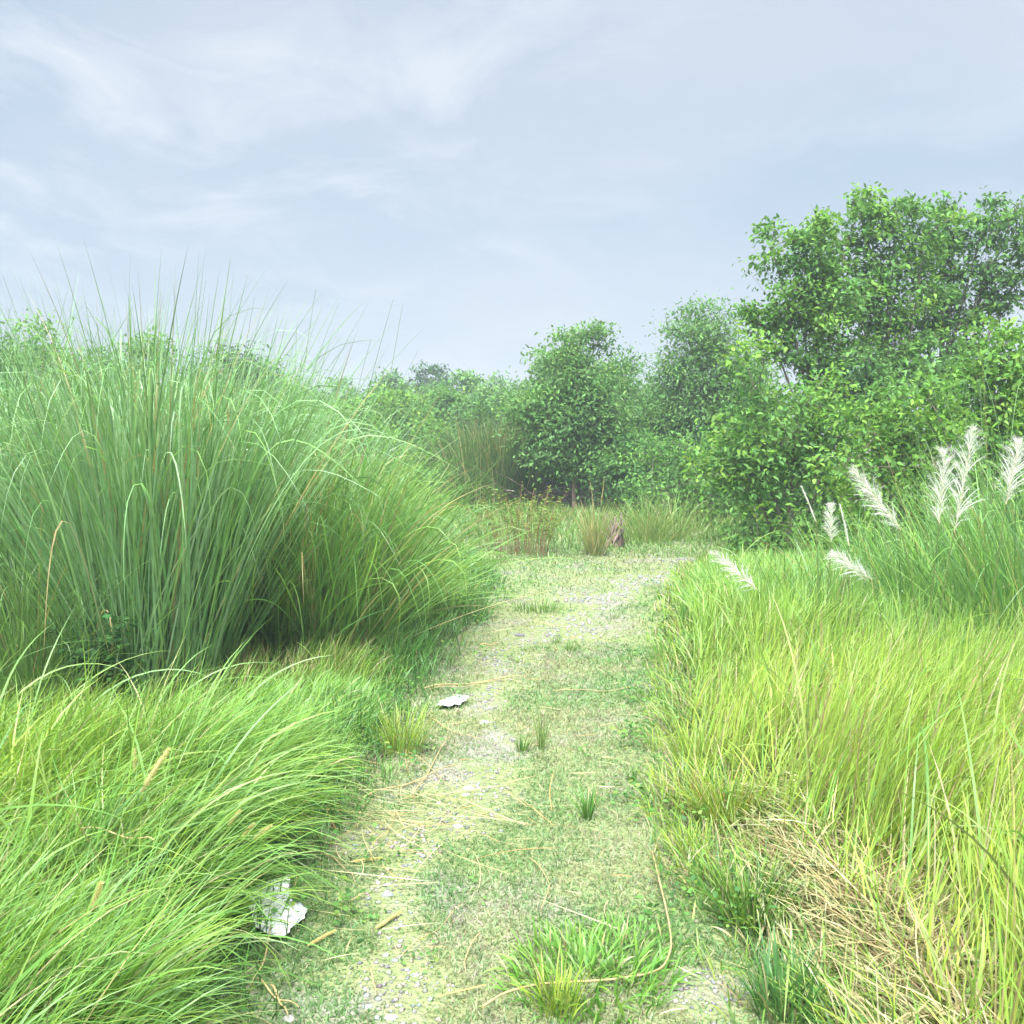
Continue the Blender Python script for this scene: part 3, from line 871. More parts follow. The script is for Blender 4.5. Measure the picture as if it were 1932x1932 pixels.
clump('grass_clump', b5, 0.42, 850, (0.5, 1.35), 0.012, [(0.20, 0.34, 0.07), (0.15, 0.29, 0.06)], 'yellowish grass clump closest to the track edge, blades fanning low to the right', group=KG, spread_=0.85, lean=(0.08, 0), kinkp=0.12, bend=0.8)
b6 = gp(150, 1130)
clump('grass_clump', b6, 0.6, 550, (1.1, 2.75), 0.017, G_BLUE, 'grass clump seen through the nearest one on its left side, farther back', group=KG, spread_=0.45, kinkp=0.35, bend=0.5)
b7 = gp(610, 1090)
clump('grass_clump', b7, 0.7, 1200, (0.7, 1.75), 0.016, [(0.20, 0.35, 0.07), (0.25, 0.40, 0.09)], 'light green clump farthest back of the left row, behind the arching clump', group=KG, spread_=0.6, lean=(0.05, 0), kinkp=0.25, bend=0.5)
b8 = gp(330, 1085)
clump('grass_clump', b8, 0.8, 600, (1.2, 2.75), 0.017, G_BLUE, 'back row grass clump behind the nearest clump, mostly hidden, tips against the sky', group=KG, spread_=0.4, kinkp=0.35, bend=0.45)
# low skirt at the far left
b9 = gp(20, 1320)
clump('grass_clump', b9, 0.5, 900, (0.6, 1.3), 0.008, [(0.14, 0.26, 0.07), (0.12, 0.22, 0.06)], 'low arching grass clump at the left border below the tall blades', group=KG, spread_=0.9, lean=(-0.1, -0.1), kinkp=0.2, bend=0.9)
# a few extra-tall single culms of the arching clump, against the sky
def culms():
    acc = Acc()
    spec = [((742, 565), 0.9), ((760, 575), 0.8), ((596, 545), 0.6), ((640, 570), .4), ((388, 530), 0.3), ((480, 560), 0.3), ((5, 520), .2), ((560, 610), .6), ((700, 640), .8), ((790, 660), .9), ((830, 690), 1.0)]
    e = empty('grass_culms', b2, 'extra tall thin grass culms rising out of the arching clump into the sky', 'grass stems')
    for (p, s) in spec:
        tip = at(p[0], p[1], b2[1]); foot = np.array([b2[0] + rng.normal(0, .3) - (1 - s) * 0.9, b2[1] + rng.normal(0, .2), 0])
        P = bez(foot, foot * .45 + tip * .55 + np.array([-0.05 * s, 0, 0.18]), tip, 14)
        W = np.linspace(0.010, 0.0022, 14)[None]
        side = np.zeros((1, 14, 3)); side[..., 0] = 0.9; side[..., 2] = 0.3
        ribbons(acc, P[None], W, side, pal([(0.12, 0.22, 0.07)], 1)[:, None, :] * np.ones((1, 14, 1)))
    acc.build('blade', M_grass, e, b2)
culms()

# clumps on the right side of the track
KR = 'kans grass clumps right of the track'
for (px, py, rad, n, Lr, lab, ln) in [
    (1560, 1250, 0.45, 600, (0.45, 0.95), 'blue green grass clump in the right hand grass, left of the other tall clumps there', (0, 0)),
    (1800, 1260, 0.55, 800, (0.5, 1.35), 'grass clump standing under the two upright white plumes', (0.0, 0)),
    (1990, 1300, 0.5, 900, (0.6, 1.75), 'tall grass clump at the right border of the view', (-0.05, 0)),
    (1680, 1170, 0.6, 650, (0.45, 1.05), 'grass clump behind the leaning white plume', (0, 0)),
    (1890, 1150, 0.6, 450, (0.6, 1.7), 'farthest grass clump on the right, thin stems in front of the bushes', (0, 0)),
    (1430, 1150, 0.5, 450, (0.3, 0.6), 'low green clump beside the small drooping plume', (0, 0))]:
    clump('grass_clump', gp(px, py), rad, int(n * 0.75), Lr, 0.0095, G_BLUE[:3] + [(0.21, 0.39, 0.07), (0.17, 0.34, 0.07), (0.25, 0.42, 0.09)], lab, group=KR, spread_=0.45, lean=ln, kinkp=0.15, bend=0.6, dead=0.05)
# thin tall stems at the far right
clump('grass_clump', gp(1930, 1200), 0.7, 90, (1.5, 3.0), 0.0055, [(0.16, 0.28, 0.09)], 'sparse very tall thin stems rising above the bushes at the right border', group=KR, spread_=0.3, lean=(-0.03, 0), kinkp=0.3, bend=0.3)

# white plumes
PL = 'white plumes standing in the grass on the right'
WH = (0.70, 0.70, 0.68)
PLUMES = [((1430, 1113), (1343, 1040), 'open', 0.075, 6.3, 'small white plume drooping left over the bright grass, nearest to the track'),
          ((1540, 985), (1512, 918), 'closed', 0.06, 6.2, 'slim closed white plume leaning left, leftmost of the group of three'),
          ((1568, 1023), (1567, 950), 'open', 0.06, 6.2, 'small upright feathery plume between two slim closed ones'),
          ((1602, 1030), (1584, 950), 'closed', 0.06, 6.1, 'slim closed white plume just right of the small feathery one'),
          ((1646, 1095), (1572, 1045), 'open', 0.085, 5.8, 'nodding cream plume below the slim closed ones'),
          ((1700, 1000), (1608, 885), 'open', 0.095, 5.6, 'large white plume leaning to the left in front of the bushes'),
          ((1772, 988), (1781, 850), 'open', 0.10, 5.7, 'upright white plume, the shorter of the touching pair'),
          ((1800, 1005), (1836, 805), 'open', 0.11, 5.4, 'tallest upright white plume, right one of the touching pair'),
          ((1898, 952), (1922, 832), 'open', 0.10, 5.2, 'white plume at the right border beside a leafy twig')]
for (b, t, kind, wd, Y, lab) in PLUMES:
    bot = at(*b, Y); tip = at(*t, Y + 0.05)
    foot = np.array([bot[0] + (bot[0] - tip[0]) * 0.8, Y + 0.1, 0.0])
    foot[2] = hz(foot[0], foot[1])
    e = empty('plume_stalk', foot, lab, 'grass plume', PL)
    stalk(e, foot, foot, bot, tip, WH, wd, kind)

# foxtails in the near grass
FX = 'yellow foxtail seed heads'
FOX = [((267, 1494), (319, 1412), 3.0, 0.009, 'largest yellow foxtail, above the lodged grass at left'), ((254, 1460), (254, 1414), 3.3, 0.006, 'small pale foxtail standing upright just left of the largest'),
       ((478, 1462), (487, 1430), 3.6, 0.006, 'small pale foxtail near the dark fringe grass'), ((401, 1369), (407, 1324), 4.4, 0.006, 'foxtail farthest from the camera, in the rough grass'),
       ((430, 1557), (454, 1529), 3.1, 0.006, 'leftmost of three foxtails in a row over the dark hollow'), ((457, 1580), (479, 1554), 3.1, 0.006, 'middle one of three foxtails in a row over the dark hollow'),
       ((477, 1584), (512, 1558), 3.1, 0.007, 'rightmost of three foxtails in a row over the dark hollow'), ((174, 1718), (191, 1666), 2.4, 0.007, 'foxtail low at the left, upright in the near grass')]
for (b, t, Y, r, lab) in FOX:
    bot = at(*b, Y); tip = at(*t, Y)
    foot = np.array([bot[0] - (tip[0] - bot[0]) * 2.2 - 0.05, Y + 0.02, 0.0]); foot[2] = hz(foot[0], foot[1])
    e = empty('foxtail', foot, lab, 'foxtail grass', FX)
    stalk(e, foot, foot, bot, tip, (0.72, 0.66, 0.36), r * 1.15, 'foxtail', stem_r=0.0012)
for (b, t, lab) in [((662, 1644), (721, 1637), 'foxtail lying on the track left of its middle, the upper one'), ((709, 1762), (757, 1733), 'foxtail lying on the track pointing up to the right'), ((580, 1796), (632, 1768), 'foxtail lying at the track edge beside the torn white sheet')]:
    p0 = gp(*b); p1 = gp(*t); p0[2] = hz(*p0[:2]) + 0.015; p1[2] = hz(*p1[:2]) + 0.018
    foot = p0 - norm(p1 - p0) * 0.45 + np.array([-0.25, 0, 0]); foot[2] = hz(*foot[:2]) + 0.01
    e = empty('foxtail', foot, lab, 'foxtail grass', FX)
    stalk(e, foot, foot, p0, p1, (0.68, 0.58, 0.26), 0.006, 'foxtail', stem_r=0.0013)

# ------------------------------------------------------------------ tussocks on and beside the track
TG = 'small grass tufts on the track'
def tuft(px, py, L, n, rad, lab, cols=None, sp=0.6, w=0.004, name='grass_tuft', group=TG, S=5, bend=0.5, dead=0.05):
    c = gp(px, py); c[2] = hz(*c[:2])
    acc = Acc()
    rr = rad * np.sqrt(rng.random(n)); aa = rng.random(n) * 6.283
    p = pos3(c[0] + rr * np.cos(aa), c[1] + rr * np.sin(aa))
    ct = pal(cols or [(0.12, 0.27, 0.05), (0.17, 0.33, 0.05), (0.09, 0.22, 0.05)], n)
    dd = rng.random(n) < dead; ct[dd] = pal(STRAW, dd.sum())
    blades(acc, p, aa + rng.normal(0, .6, n), L * rng.uniform(0.45, 1.05, n), w * rng.uniform(.7, 1.3, n), rng.uniform(0.02, sp, n), rng.uniform(0.1, bend * 2, n), ct * 0.75, ct, S=S)
    o = acc.build(name, M_grass, None, c)
    return tag(o, lab, 'grass tuft', group)


tuft(985, 1425, 0.13, 45, 0.03, 'short tuft in the middle of the track, left of the taller thin one', sp=0.35)
tuft(1022, 1418, 0.26, 28, 0.025, 'taller thin tuft with seed tips in the middle of the track', [(0.24, 0.34, 0.10), (0.16, 0.28, 0.06)], sp=0.25, bend=0.2)
tuft(1108, 1555, 0.17, 40, 0.02, 'dark green tuft alone on the right half of the track', sp=0.4)
tuft(1195, 1480, 0.12, 20, 0.02, 'thin faint tuft close to the right edge grass', sp=0.4)
tuft(1075, 1230, 0.14, 30, 0.04, 'faint tuft beside the distant gravel patch')
tuft(1050, 1215, 0.12, 22, 0.03, 'smaller tuft just left of the one beside the distant gravel')
tuft(1015, 1150, 0.14, 120, 0.22, 'low spreading tuft on the far turf before the bend', w=0.006)
tuft(1110, 1850, 0.11, 520, 0.24, 'broad bright green patch of wide blades at the bottom of the track', [(0.17, 0.36, 0.06), (0.14, 0.31, 0.055), (0.22, 0.40, 0.07)], sp=1.0, w=0.0065, bend=0.7)
tuft(1190, 1810, 0.08, 260, 0.20, 'bright green spreading patch behind the reed arc', [(0.16, 0.34, 0.06), (0.14, 0.30, 0.055)], sp=1.0, w=0.006, bend=0.6)
tuft(1050, 1905, 0.17, 90, 0.06, 'upright yellow green tuft at the bottom, under the long reed', G_YEL, sp=0.5, w=0.0045)
tuft(760, 1420, 0.30, 160, 0.10, 'yellow green tussock leaning on the left verge of the track', G_YEL, sp=0.5)
EG = 'tussocks along the right edge of the track'
tuft(1370, 1560, 0.30, 260, 0.11, 'yellow green tussock at the right edge with orange tinted base', G_YEL + [(0.36, 0.30, 0.06)], sp=0.6, group=EG, w=0.005)
tuft(1320, 1460, 0.32, 240, 0.09, 'narrow bright yellow green tussock farthest along the right edge', G_YEL, sp=0.5, group=EG, w=0.005)
tuft(1480, 1920, 0.24, 130, 0.08, 'dark green upright tussock at the lower right beside the dead thatch', [(0.08, 0.21, 0.055), (0.12, 0.27, 0.07)], sp=0.5, group=EG, w=0.0055)
tuft(1420, 1740, 0.26, 260, 0.11, 'mid green tussock between the flattened grass and the track', G_MID + G_BRIGHT, sp=0.8, group=EG, w=0.005)
tuft(1300, 1620, 0.16, 110, 0.08, 'small spiky tussock at the inner right edge', G_YEL, sp=0.8, group=EG)
tuft(1275, 1260, 0.30, 160, 0.14, 'green tussock on the right edge where the track narrows', G_BRIGHT, sp=0.7, group=EG, w=0.006)

# ------------------------------------------------------------------ litter, reeds, stones
def flat_mat(name, col, rough=0.7, scale=30, dark=0.75, dirt=(0.3, 0.24, 0.16)):
    m, t = mat_new(name); L = t.links.new
    tc = N(t, 'ShaderNodeTexCoord'); nz = N(t, 'ShaderNodeTexNoise'); nz.inputs['Scale'].default_value = scale; nz.inputs['Detail'].default_value = 6
    L(tc.outputs['Object'], nz.inputs['Vector'])
    r = ramp(t, [(0.34, dirt), (0.42, tuple(c * 0.92 for c in col)), (0.6, col)], nz.outputs['Fac'])
    p = N(t, 'ShaderNodeBsdfPrincipled'); L(r.outputs[0], p.inputs['Base Color']); p.inputs['Roughness'].default_value = rough
    b = N(t, 'ShaderNodeBump'); b.inputs['Strength'].default_value = 0.3; b.inputs['Distance'].default_value = 0.004
    L(nz.outputs['Fac'], b.inputs['Height']); L(b.outputs[0], p.inputs['Normal'])
    o = N(t, 'ShaderNodeOutputMaterial'); L(p.outputs[0], o.inputs[0])
    return m


M_paper = flat_mat('torn_sheet', (0.74, 0.72, 0.71), scale=11, dirt=(0.42, 0.36, 0.28))
M_scrap = flat_mat('pale_scrap', (0.72, 0.76, 0.76), scale=9)


def sheet(poly, mat, amp, lift, label, name, seed, thick=0.003):
    """a crumpled torn sheet with ragged edge: a clipped fine grid with thickness"""
    P = np.array([gp(*p)[:2] for p in poly]); c = P.mean(0)
    # ragged outline
    pts = []
    for a, b in zip(P, np.roll(P, -1, axis=0)):
        k = max(2, int(np.linalg.norm(b - a) / 0.012))
        for i in range(k):
            q = a + (b - a) * i / k
            pts.append(q + (rng.random(2) - 0.5) * 0.012)
    pts = np.array(pts)
    rings = [pts * s + c * (1 - s) for s in (1, 0.95, 0.9, 0.84, 0.78, 0.71, 0.64, 0.56, 0.48, 0.4, 0.32, 0.24, 0.16)]
    V = np.concatenate(rings + [c[None]]); m = len(pts)
    z = hz(V[:, 0], V[:, 1]) + 0.02 + lift + amp * (np.abs(fbm(V[:, 0], V[:, 1], 9, seed) - 0.5) * 2 + 0.9 * (fbm(V[:, 0], V[:, 1], 26, seed + 5) - 0.5) - 0.6 * np.abs(vn(V[:, 0] + V[:, 1] * 0.4, V[:, 1], 15, seed + 9) - 0.5))
    V = np.column_stack([V, z])
    q = []
    for r_ in range(12):
        for i in range(m):
            j = (i + 1) % m
            q.append([r_ * m + i, r_ * m + j, (r_ + 1) * m + j, (r_ + 1) * m + i])
    T = [[12 * m + i, 12 * m + (i + 1) % m, 13 * m] for i in range(m)]
    nV = len(V); o3 = np.array([c[0], c[1], 0])
    V2 = V - np.array([0, 0, thick])
    q2 = [[a + nV for a in reversed(f)] for f in q]; T2 = [[a + nV for a in reversed(f)] for f in T]
    rim = [[(i + 1) % m, i, i + nV, (i + 1) % m + nV] for i in range(m)]
    acc = Acc(); acc.add(np.concatenate([V, V2]), q + q2 + rim, (1, 1, 1), T + T2)
    o = acc.build(name, mat, None, o3, smooth=True)
    return tag(o, label, 'litter')


z4 = lambda x, y: (x * 0.453, 1056.6 + y * 0.453)
z5 = lambda x, y: (603.8 + 0.3516 * x, 981 + 0.3516 * y)
sheet([z4(*p) for p in [(1040, 1450), (1075, 1412), (1120, 1385), (1165, 1388), (1205, 1368), (1212, 1440), (1222, 1490), (1275, 1480), (1272, 1525), (1225, 1560), (1205, 1595), (1150, 1612), (1095, 1590), (1050, 1540)]],
      M_paper, 0.030, 0.008, 'crumpled torn white sheet lying at the left edge of the track', 'torn_sheet', 3)
sheet([z5(*p) for p in [(625, 1010), (680, 968), (740, 962), (800, 975), (760, 1000), (700, 1012)]], M_scrap, 0.03, 0.012,
      'small pale folded scrap on the left half of the track, farther up', 'paper_scrap', 6)


def reed(pts, r, label, group='dry reed stalks lying on the track', rad_end=0.5, zoff=0.02, name='dry_stalk'):
    W = np.array([gp(*p) for p in pts])
    t = np.linspace(0, len(W) - 1, 40)
    # smooth (Catmull-Rom)
    Pp = np.vstack([2 * W[0] - W[1], W, 2 * W[-1] - W[-2]])
    out = []
    for u in t:
        i = min(int(u), len(W) - 2); f = u - i
        a, b, c, d = Pp[i], Pp[i + 1], Pp[i + 2], Pp[i + 3]
        out.append(0.5 * ((2 * b) + (-a + c) * f + (2 * a - 5 * b + 4 * c - d) * f * f + (-a + 3 * b - 3 * c + d) * f ** 3))
    P = np.array(out); P[:, 2] = hz(P[:, 0], P[:, 1]) + zoff + r + 0.008 * np.sin(np.linspace(0, 9, 40))
    acc = Acc(); rr = r * np.linspace(1, rad_end, 40)
    rr = rr * (1 + 0.25 * (np.arange(40) % 9 == 4))     # nodes
    tube(acc, P, rr, np.array((0.42, 0.33, 0.16)), 6)
    c = P[0].copy(); c[2] = 0
    o = acc.build(name, M_straw, None, c, True)
    return tag(o, label, 'dry reed', group)


z6 = lambda x, y: (528 + 0.3906 * x, 1358 + 0.3906 * y)
reed([z6(1797, 700), z6(1835, 860), z6(1865, 980), z6(1888, 1110), z6(1878, 1190), z6(1820, 1255), z6(1640, 1295), z6(1430, 1318), z6(1250, 1340), z6(1090, 1385), z6(980, 1445)], 0.0032,
     'long pale reed bent into an arc round the bottom right of the track', rad_end=1.15, zoff=0.035)
reed([z6(1205, 720), z6(1260, 780), z6(1298, 830), z6(1295, 890), z6(1260, 975)], 0.0022, 'thin curved straw in the middle of the track below the dark green tuft')
reed([z6(968, 1070), z6(910, 1150), z6(893, 1190), z6(898, 1255)], 0.0026, 'short bent stalk below the middle of the track')
reed([z6(432, 1235), z6(455, 1300), z6(465, 1370)], 0.003, 'short thick stalk near the bottom left of the track')
reed([z6(400, 412), z6(540, 360), z6(700, 300), z6(850, 250)], 0.004, 'straight thick stalk lying across the left half of the track')
reed([z6(640, 390), z6(700, 310), z6(760, 190), z6(830, 95)], 0.0035, 'stalk crossing the straight thick one, pointing up the track')
reed([z6(610, 160), z6(612, 240), z6(650, 320), z6(720, 350)], 0.002, 'thin hooked straw left of the gravel patch')
reed([z6(600, 170), z6(700, 225), z6(790, 320), z6(850, 390)], 0.002, 'thin straw slanting down to the gravel patch')
reed([z6(200, 700), z6(280, 740), z6(340, 790), z6(362, 838)], 0.0024, 'bent straw above the torn white sheet')
reed([z6(730, 0), z6(790, 45), z6(880, 90), z6(960, 122)], 0.003, 'long straw lying on the left verge above the gravel')
reed([z5(560, 905), z5(700, 885), z5(900, 870), z5(1110, 848)], 0.005, 'long golden stalk lying across the track behind the pale scrap')
reed([z5(590, 910), z5(760, 890), z5(1000, 872)], 0.003, 'thinner golden stalk just beside the long one behind the pale scrap')
reed([z5(1250, 925), z5(1450, 930), z5(1600, 925), z5(1750, 900)], 0.003, 'thin straw lying across the right half of the track')
reed([z5(860, 680), z5(960, 673)], 0.007, 'short dark brown stick on the far gravel')
reed([z6(580, 1180), z6(700, 1085), z6(800, 1010), z6(880, 940)], 0.0015, 'very thin straw slanting up from the lower gravel')
reed([z6(270, 912), z6(340, 905), z6(425, 890)], 0.0022, 'short straight straw right of the torn white sheet')
reed([z4(1040, 1870), z4(1075, 1790), z4(1110, 1700), z4(1130, 1600)], 0.004, 'thick pale stalk standing out of the grass below the torn sheet', zoff=0.05)
reed([z4(1075, 1770), z4(1120, 1820), z4(1180, 1860), z4(1245, 1895)], 0.0035, 'brown stalk at the bottom edge of the track, left')
reed([z4(1130, 1800), z4(1165, 1860), z4(1200, 1930)], 0.004, 'broken light stalk crossing the brown one at the bottom left')
reed([z4(360, 1680), z4(480, 1700), z4(600, 1725), z4(660, 1745)], 0.003, 'dead stalk lying over the near lodged grass', zoff=0.42)


def straw_litter():
    acc = Acc()
    n = 520
    c1 = gp(760, 1570)
    x = np.concatenate([rng.normal(c1[0], 0.33, 230), rng.uniform(-0.9, 1.0, n - 230)])
    y = np.concatenate([rng.normal(c1[1], 0.26, 230), rng.uniform(2.3, 8.5, n - 230)])
    k = (x > xl(y) - 0.05) & (x < xr(y) + 0.1); x, y = x[k], y[k]; m = len(x)
    near = np.arange(m) < 215
    L = np.where(near, rng.uniform(0.06, 0.45, m), rng.uniform(0.03, 0.2, m))
    az = np.where(near, rng.normal(R(165), 0.5, m) + (rng.random(m) < 0.4) * rng.normal(0, 1.5, m), rng.random(m) * 6.283)
    c = pal(STRAW + [(0.42, 0.25, 0.10)], m)
    p = pos3(x, y, 0.018 + 0)
    p[:, 2] += rng.random(m) * 0.02
    blades(acc, p, az, L, 0.0030 * rng.uniform(0.6, 1.4, m), rng.normal(1.5, 0.07, m), rng.normal(0.05, 0.05, m), c, c, S=5, daz=rng.normal(0, 0.5, m), tw=0.3)
    tag(acc.build('straw_litter', M_straw), 'loose dry straws strewn over the track', 'straw', kind='stuff')
straw_litter()


def stone(px, py, r, label, col=(0.5, 0.5, 0.52)):
    import bmesh
    bm = bmesh.new(); bmesh.ops.create_icosphere(bm, subdivisions=3, radius=1)
    r = r * 0.6; s = rng.random() * 50; c = gp(px, py); c[2] = hz(*c[:2]) + r * 0.22
    V = np.array([v.co[:] for v in bm.verts]); F_ = np.array([[v.index for v in f.verts] for f in bm.faces]); bm.free()
    d = 0.75 + 0.5 * fbm(V[:, 0] * 2 + s, V[:, 1] * 2 + V[:, 2] * 1.7, 1.0, 5)
    V = V * d[:, None] * np.array([1.25, 0.9, 0.62]) * r
    acc = Acc(); acc.add(V + c, None, np.array(col) * 0.6, F_)
    o = acc.build('stone', M_stone, None, c, True)
    return tag(o, label, 'stone', 'stones on the track')


stone(*z6(910, 345), 0.035, 'largest whitish stone at the lower end of the gravel patch', (0.62, 0.62, 0.62))
stone(*z6(520, 868), 0.028, 'bluish grey stone on the turf right of the torn sheet', (0.36, 0.39, 0.46))
stone(*z6(537, 1440), 0.025, 'rounded white stone at the bottom edge of the track', (0.6, 0.6, 0.58))
stone(*z6(423, 1388), 0.02, 'small grey blue stone near the bottom left', (0.42, 0.45, 0.5))
stone(*z6(653, 1238), 0.018, 'small white stone on the lower gravel', (0.66, 0.65, 0.62))
stone(*z6(42, 1448), 0.026, 'pale stone in the bottom left corner of the track', (0.55, 0.53, 0.48))
stone(*z6(860, 540), 0.03, 'flat pale stone among the strewn straw', (0.56, 0.54, 0.5))
stone(*z6(900, 372), 0.024, 'white stone touching the largest one', (0.6, 0.6, 0.6))
stone(*z5(880, 1085), 0.04, 'pale stone on the upper gravel below the small scrap', (0.5, 0.5, 0.48))
stone(*z6(555, 1170), 0.018, 'dark grey stone on the lower gravel', (0.3, 0.31, 0.36))
stone(*z5(1070, 617), 0.05, 'dark stone near the far gravel patch', (0.2, 0.2, 0.2))


# ------------------------------------------------------------------ broad leaved plants
def leafy_plant(name, c, hgt, nst, nleaf, ls, ratio, cols, label, cat='plant', group=None, spread_=0.35, stemcol=(0.12, 0.16, 0.06), lean=(0, 0), stem_r=0.004, leafmat=None, droop=0.2, foot=0.1):
    c = np.array([c[0], c[1], float(hz(c[0], c[1]))]); e = empty(name, c, label, cat, group)
    st = Acc(); lf = Acc(); Lp = []; Ld = []
    for i in range(nst):
        a = rng.random() * 6.283; r_ = spread_ * rng.random() ** 0.6
        top = c + np.array([r_ * math.cos(a) + lean[0], r_ * math.sin(a) + lean[1], hgt * rng.uniform(0.55, 1.0)])
        f = c + np.array([r_ * math.cos(a) * foot + rng.normal(0, .04), r_ * math.sin(a) * foot + rng.normal(0, .04), 0])
        P = bez(f, f * 0.5 + top * 0.5 + np.array([-(top[0] - f[0]) * 0.35, -(top[1] - f[1]) * 0.35, hgt * 0.12]), top, 8)
        tube(st, P, np.linspace(stem_r, stem_r * 0.4, 8), stemcol, 5)
        t = rng.uniform(0.3, 1.0, nleaf) * 7; j = np.minimum(t.astype(int), 6); fr = (t - j)[:, None]
        q = P[j] * (1 - fr) + P[j + 1] * fr
        d = rng.normal(0, 1, (nleaf, 3)); d[:, 2] = np.abs(d[:, 2]) * 0.4 - droop
        d = norm(d)
        Lp.append(q + d * ls * 0.15); Ld.append(d)
    Lp = np.concatenate(Lp); Ld = np.concatenate(Ld)
    leaves(lf, Lp, Ld, ls * rng.uniform(0.6, 1.15, len(Lp)), ratio, pal(cols, len(Lp)))
    st.build('stem', M_bark, e, c); lf.build('foliage', M_leaf, e, c)
    return e


leafy_plant('bramble_plant', gp(200, 1345), 0.62, 14, 30, 0.055, 0.62, [(0.045, 0.12, 0.035), (0.07, 0.17, 0.05)], 'dark green leafy bramble in the hollow in front of the nearest tall clump', 'bramble', spread_=0.30)
leafy_plant('seedling', gp(1612, 1800), 0.16, 4, 3, 0.075, 0.7, [(0.14, 0.34, 0.06)], 'small seedling with round bright leaves growing out of the brown thatch', 'seedling', spread_=0.12)
leafy_plant('weed_plant', b5 + np.array([-0.75, -0.6, 0]), 0.95, 4, 6, 0.13, 0.72, [(0.06, 0.15, 0.08)], 'weed with big blue green leaves showing through the arching clump', 'weed', spread_=0.35)
leafy_plant('sapling', gp(985, 1048), 0.95, 60, 26, 0.05, 0.45, [(0.16, 0.27, 0.05), (0.11, 0.20, 0.04), (0.24, 0.26, 0.06)], 'bushy shrub with thin reddish stems at the left of the clearing', 'shrub', spread_=0.75, stemcol=(0.22, 0.12, 0.06), stem_r=0.004, foot=0.55)
leafy_plant('sapling', gp(1905, 1250) + np.array([0.35, 0, 0]), 1.5, 8, 14, 0.07, 0.5, [(0.13, 0.28, 0.04), (0.18, 0.34, 0.04)], 'leafy twigs at the right border beside the last plume', 'shrub', spread_=0.28, stemcol=(0.10, 0.05, 0.04))

# clearing details
clump('reed_tussock', gp(1122, 1050), 0.09, 200, (0.2, 0.85), 0.009, [(0.24, 0.32, 0.09), (0.19, 0.30, 0.07), (0.34, 0.31, 0.13)], 'narrow upright reddish tussock standing alone at the end of the track', 'tussock', spread_=0.45, kinkp=0.05, bend=0.5, S=6, dead=0.25,
      heads=[(at(1112, 905, gp(1122, 1050)[1]), at(1120, 955, gp(1122, 1050)[1]), (0.4, 0.36, 0.14), 0.05), (at(1140, 900, gp(1122, 1050)[1]), at(1134, 950, gp(1122, 1050)[1]), (0.4, 0.36, 0.14), 0.05)])
for (px, py, w_, lab) in [(1210, 1020, 0.25, 'brownish tussock with sparse tall stems, left one of the pair right of the stump'), (1262, 1018, 0.25, 'brownish tussock, right one of the pair right of the stump')]:
    clump('reed_tussock', gp(px, py), 0.34, 300, (0.15, 0.95), 0.009, [(0.20, 0.34, 0.08), (0.16, 0.29, 0.06), (0.26, 0.32, 0.10)], lab, 'tussock', 'brownish tussocks in the clearing', spread_=0.9, kinkp=0.05, bend=0.9, S=6, dead=0.1, hscale=(0.1, 1.0))
clump('reed_tussock', gp(1440, 985), 0.55, 520, (0.8, 1.9), 0.02, [(0.12, 0.22, 0.09), (0.10, 0.19, 0.07)], 'blue green fan of broad blades in front of the bushes right of the clearing', 'tussock', 'broad bladed fans before the bushes', spread_=0.75, kinkp=0.2, bend=0.7, S=7)
clump('reed_tussock', gp(1540, 985), 0.6, 420, (0.8, 1.6), 0.02, [(0.12, 0.22, 0.08), (0.12, 0.24, 0.07)], 'lower blue green fan right beside the first, behind the slim plumes', 'tussock', 'broad bladed fans before the bushes', spread_=0.75, kinkp=0.2, bend=0.7, S=7)
BR = 'tall brown headed reeds at the back of the clearing'
for (px, py, lab, nh) in [(915, 965, 'tall reed stand with brown heads, left half', 4), (975, 962, 'tall reed stand with brown heads, right half by the small tree', 5)]:
    g0 = gp(px, py)
    hd = []
    for i in range(nh):
        x_ = px - 25 + i * 22 + rng.normal(0, 5); y_ = 800 + rng.normal(0, 10)
        hd.append((at(x_ + 12, y_, g0[1]), at(x_, y_ + 38, g0[1]), (0.40, 0.27, 0.12), 0.07))
    clump('reed_stand', g0, 0.7, 900, (1.0, 2.2), 0.016, [(0.07, 0.15, 0.045), (0.10, 0.19, 0.05), (0.16, 0.24, 0.06)], lab, 'reeds', BR, spread_=0.4, kinkp=0.08, bend=0.4, S=7, dead=0.1, heads=hd)
clump('reed_stand', gp(1035, 945), 0.5, 260, (1.4, 2.7), 0.026, [(0.14, 0.26, 0.10)], 'pale green fan of long blades rising in front of the domed bush', 'reeds', spread_=0.35, lean=(-0.05, 0), kinkp=0.1, bend=0.5, S=7)


def stump():
    c = gp(1156, 1032); c[2] = hz(*c[:2]); acc = Acc()
    for i in range(26):
        a = rng.random() * 6.283; r_ = rng.uniform(0, .16)
        f = c + np.array([r_ * math.cos(a), r_ * math.sin(a), 0]); t_ = c + np.array([rng.normal(0, .08), rng.normal(0, .08), rng.uniform(.2, .52)])
        tube(acc, curve(f, t_, 6, 0, 0.015), np.linspace(0.025, 0.006, 6), pal([(0.16, 0.11, 0.09), (0.22, 0.16, 0.13)], 1)[0], 5)
    tag(acc.build('dead_stump', M_bark, None, c), 'small dark dead stump beside the lone tussock at the end of the track', 'stump')


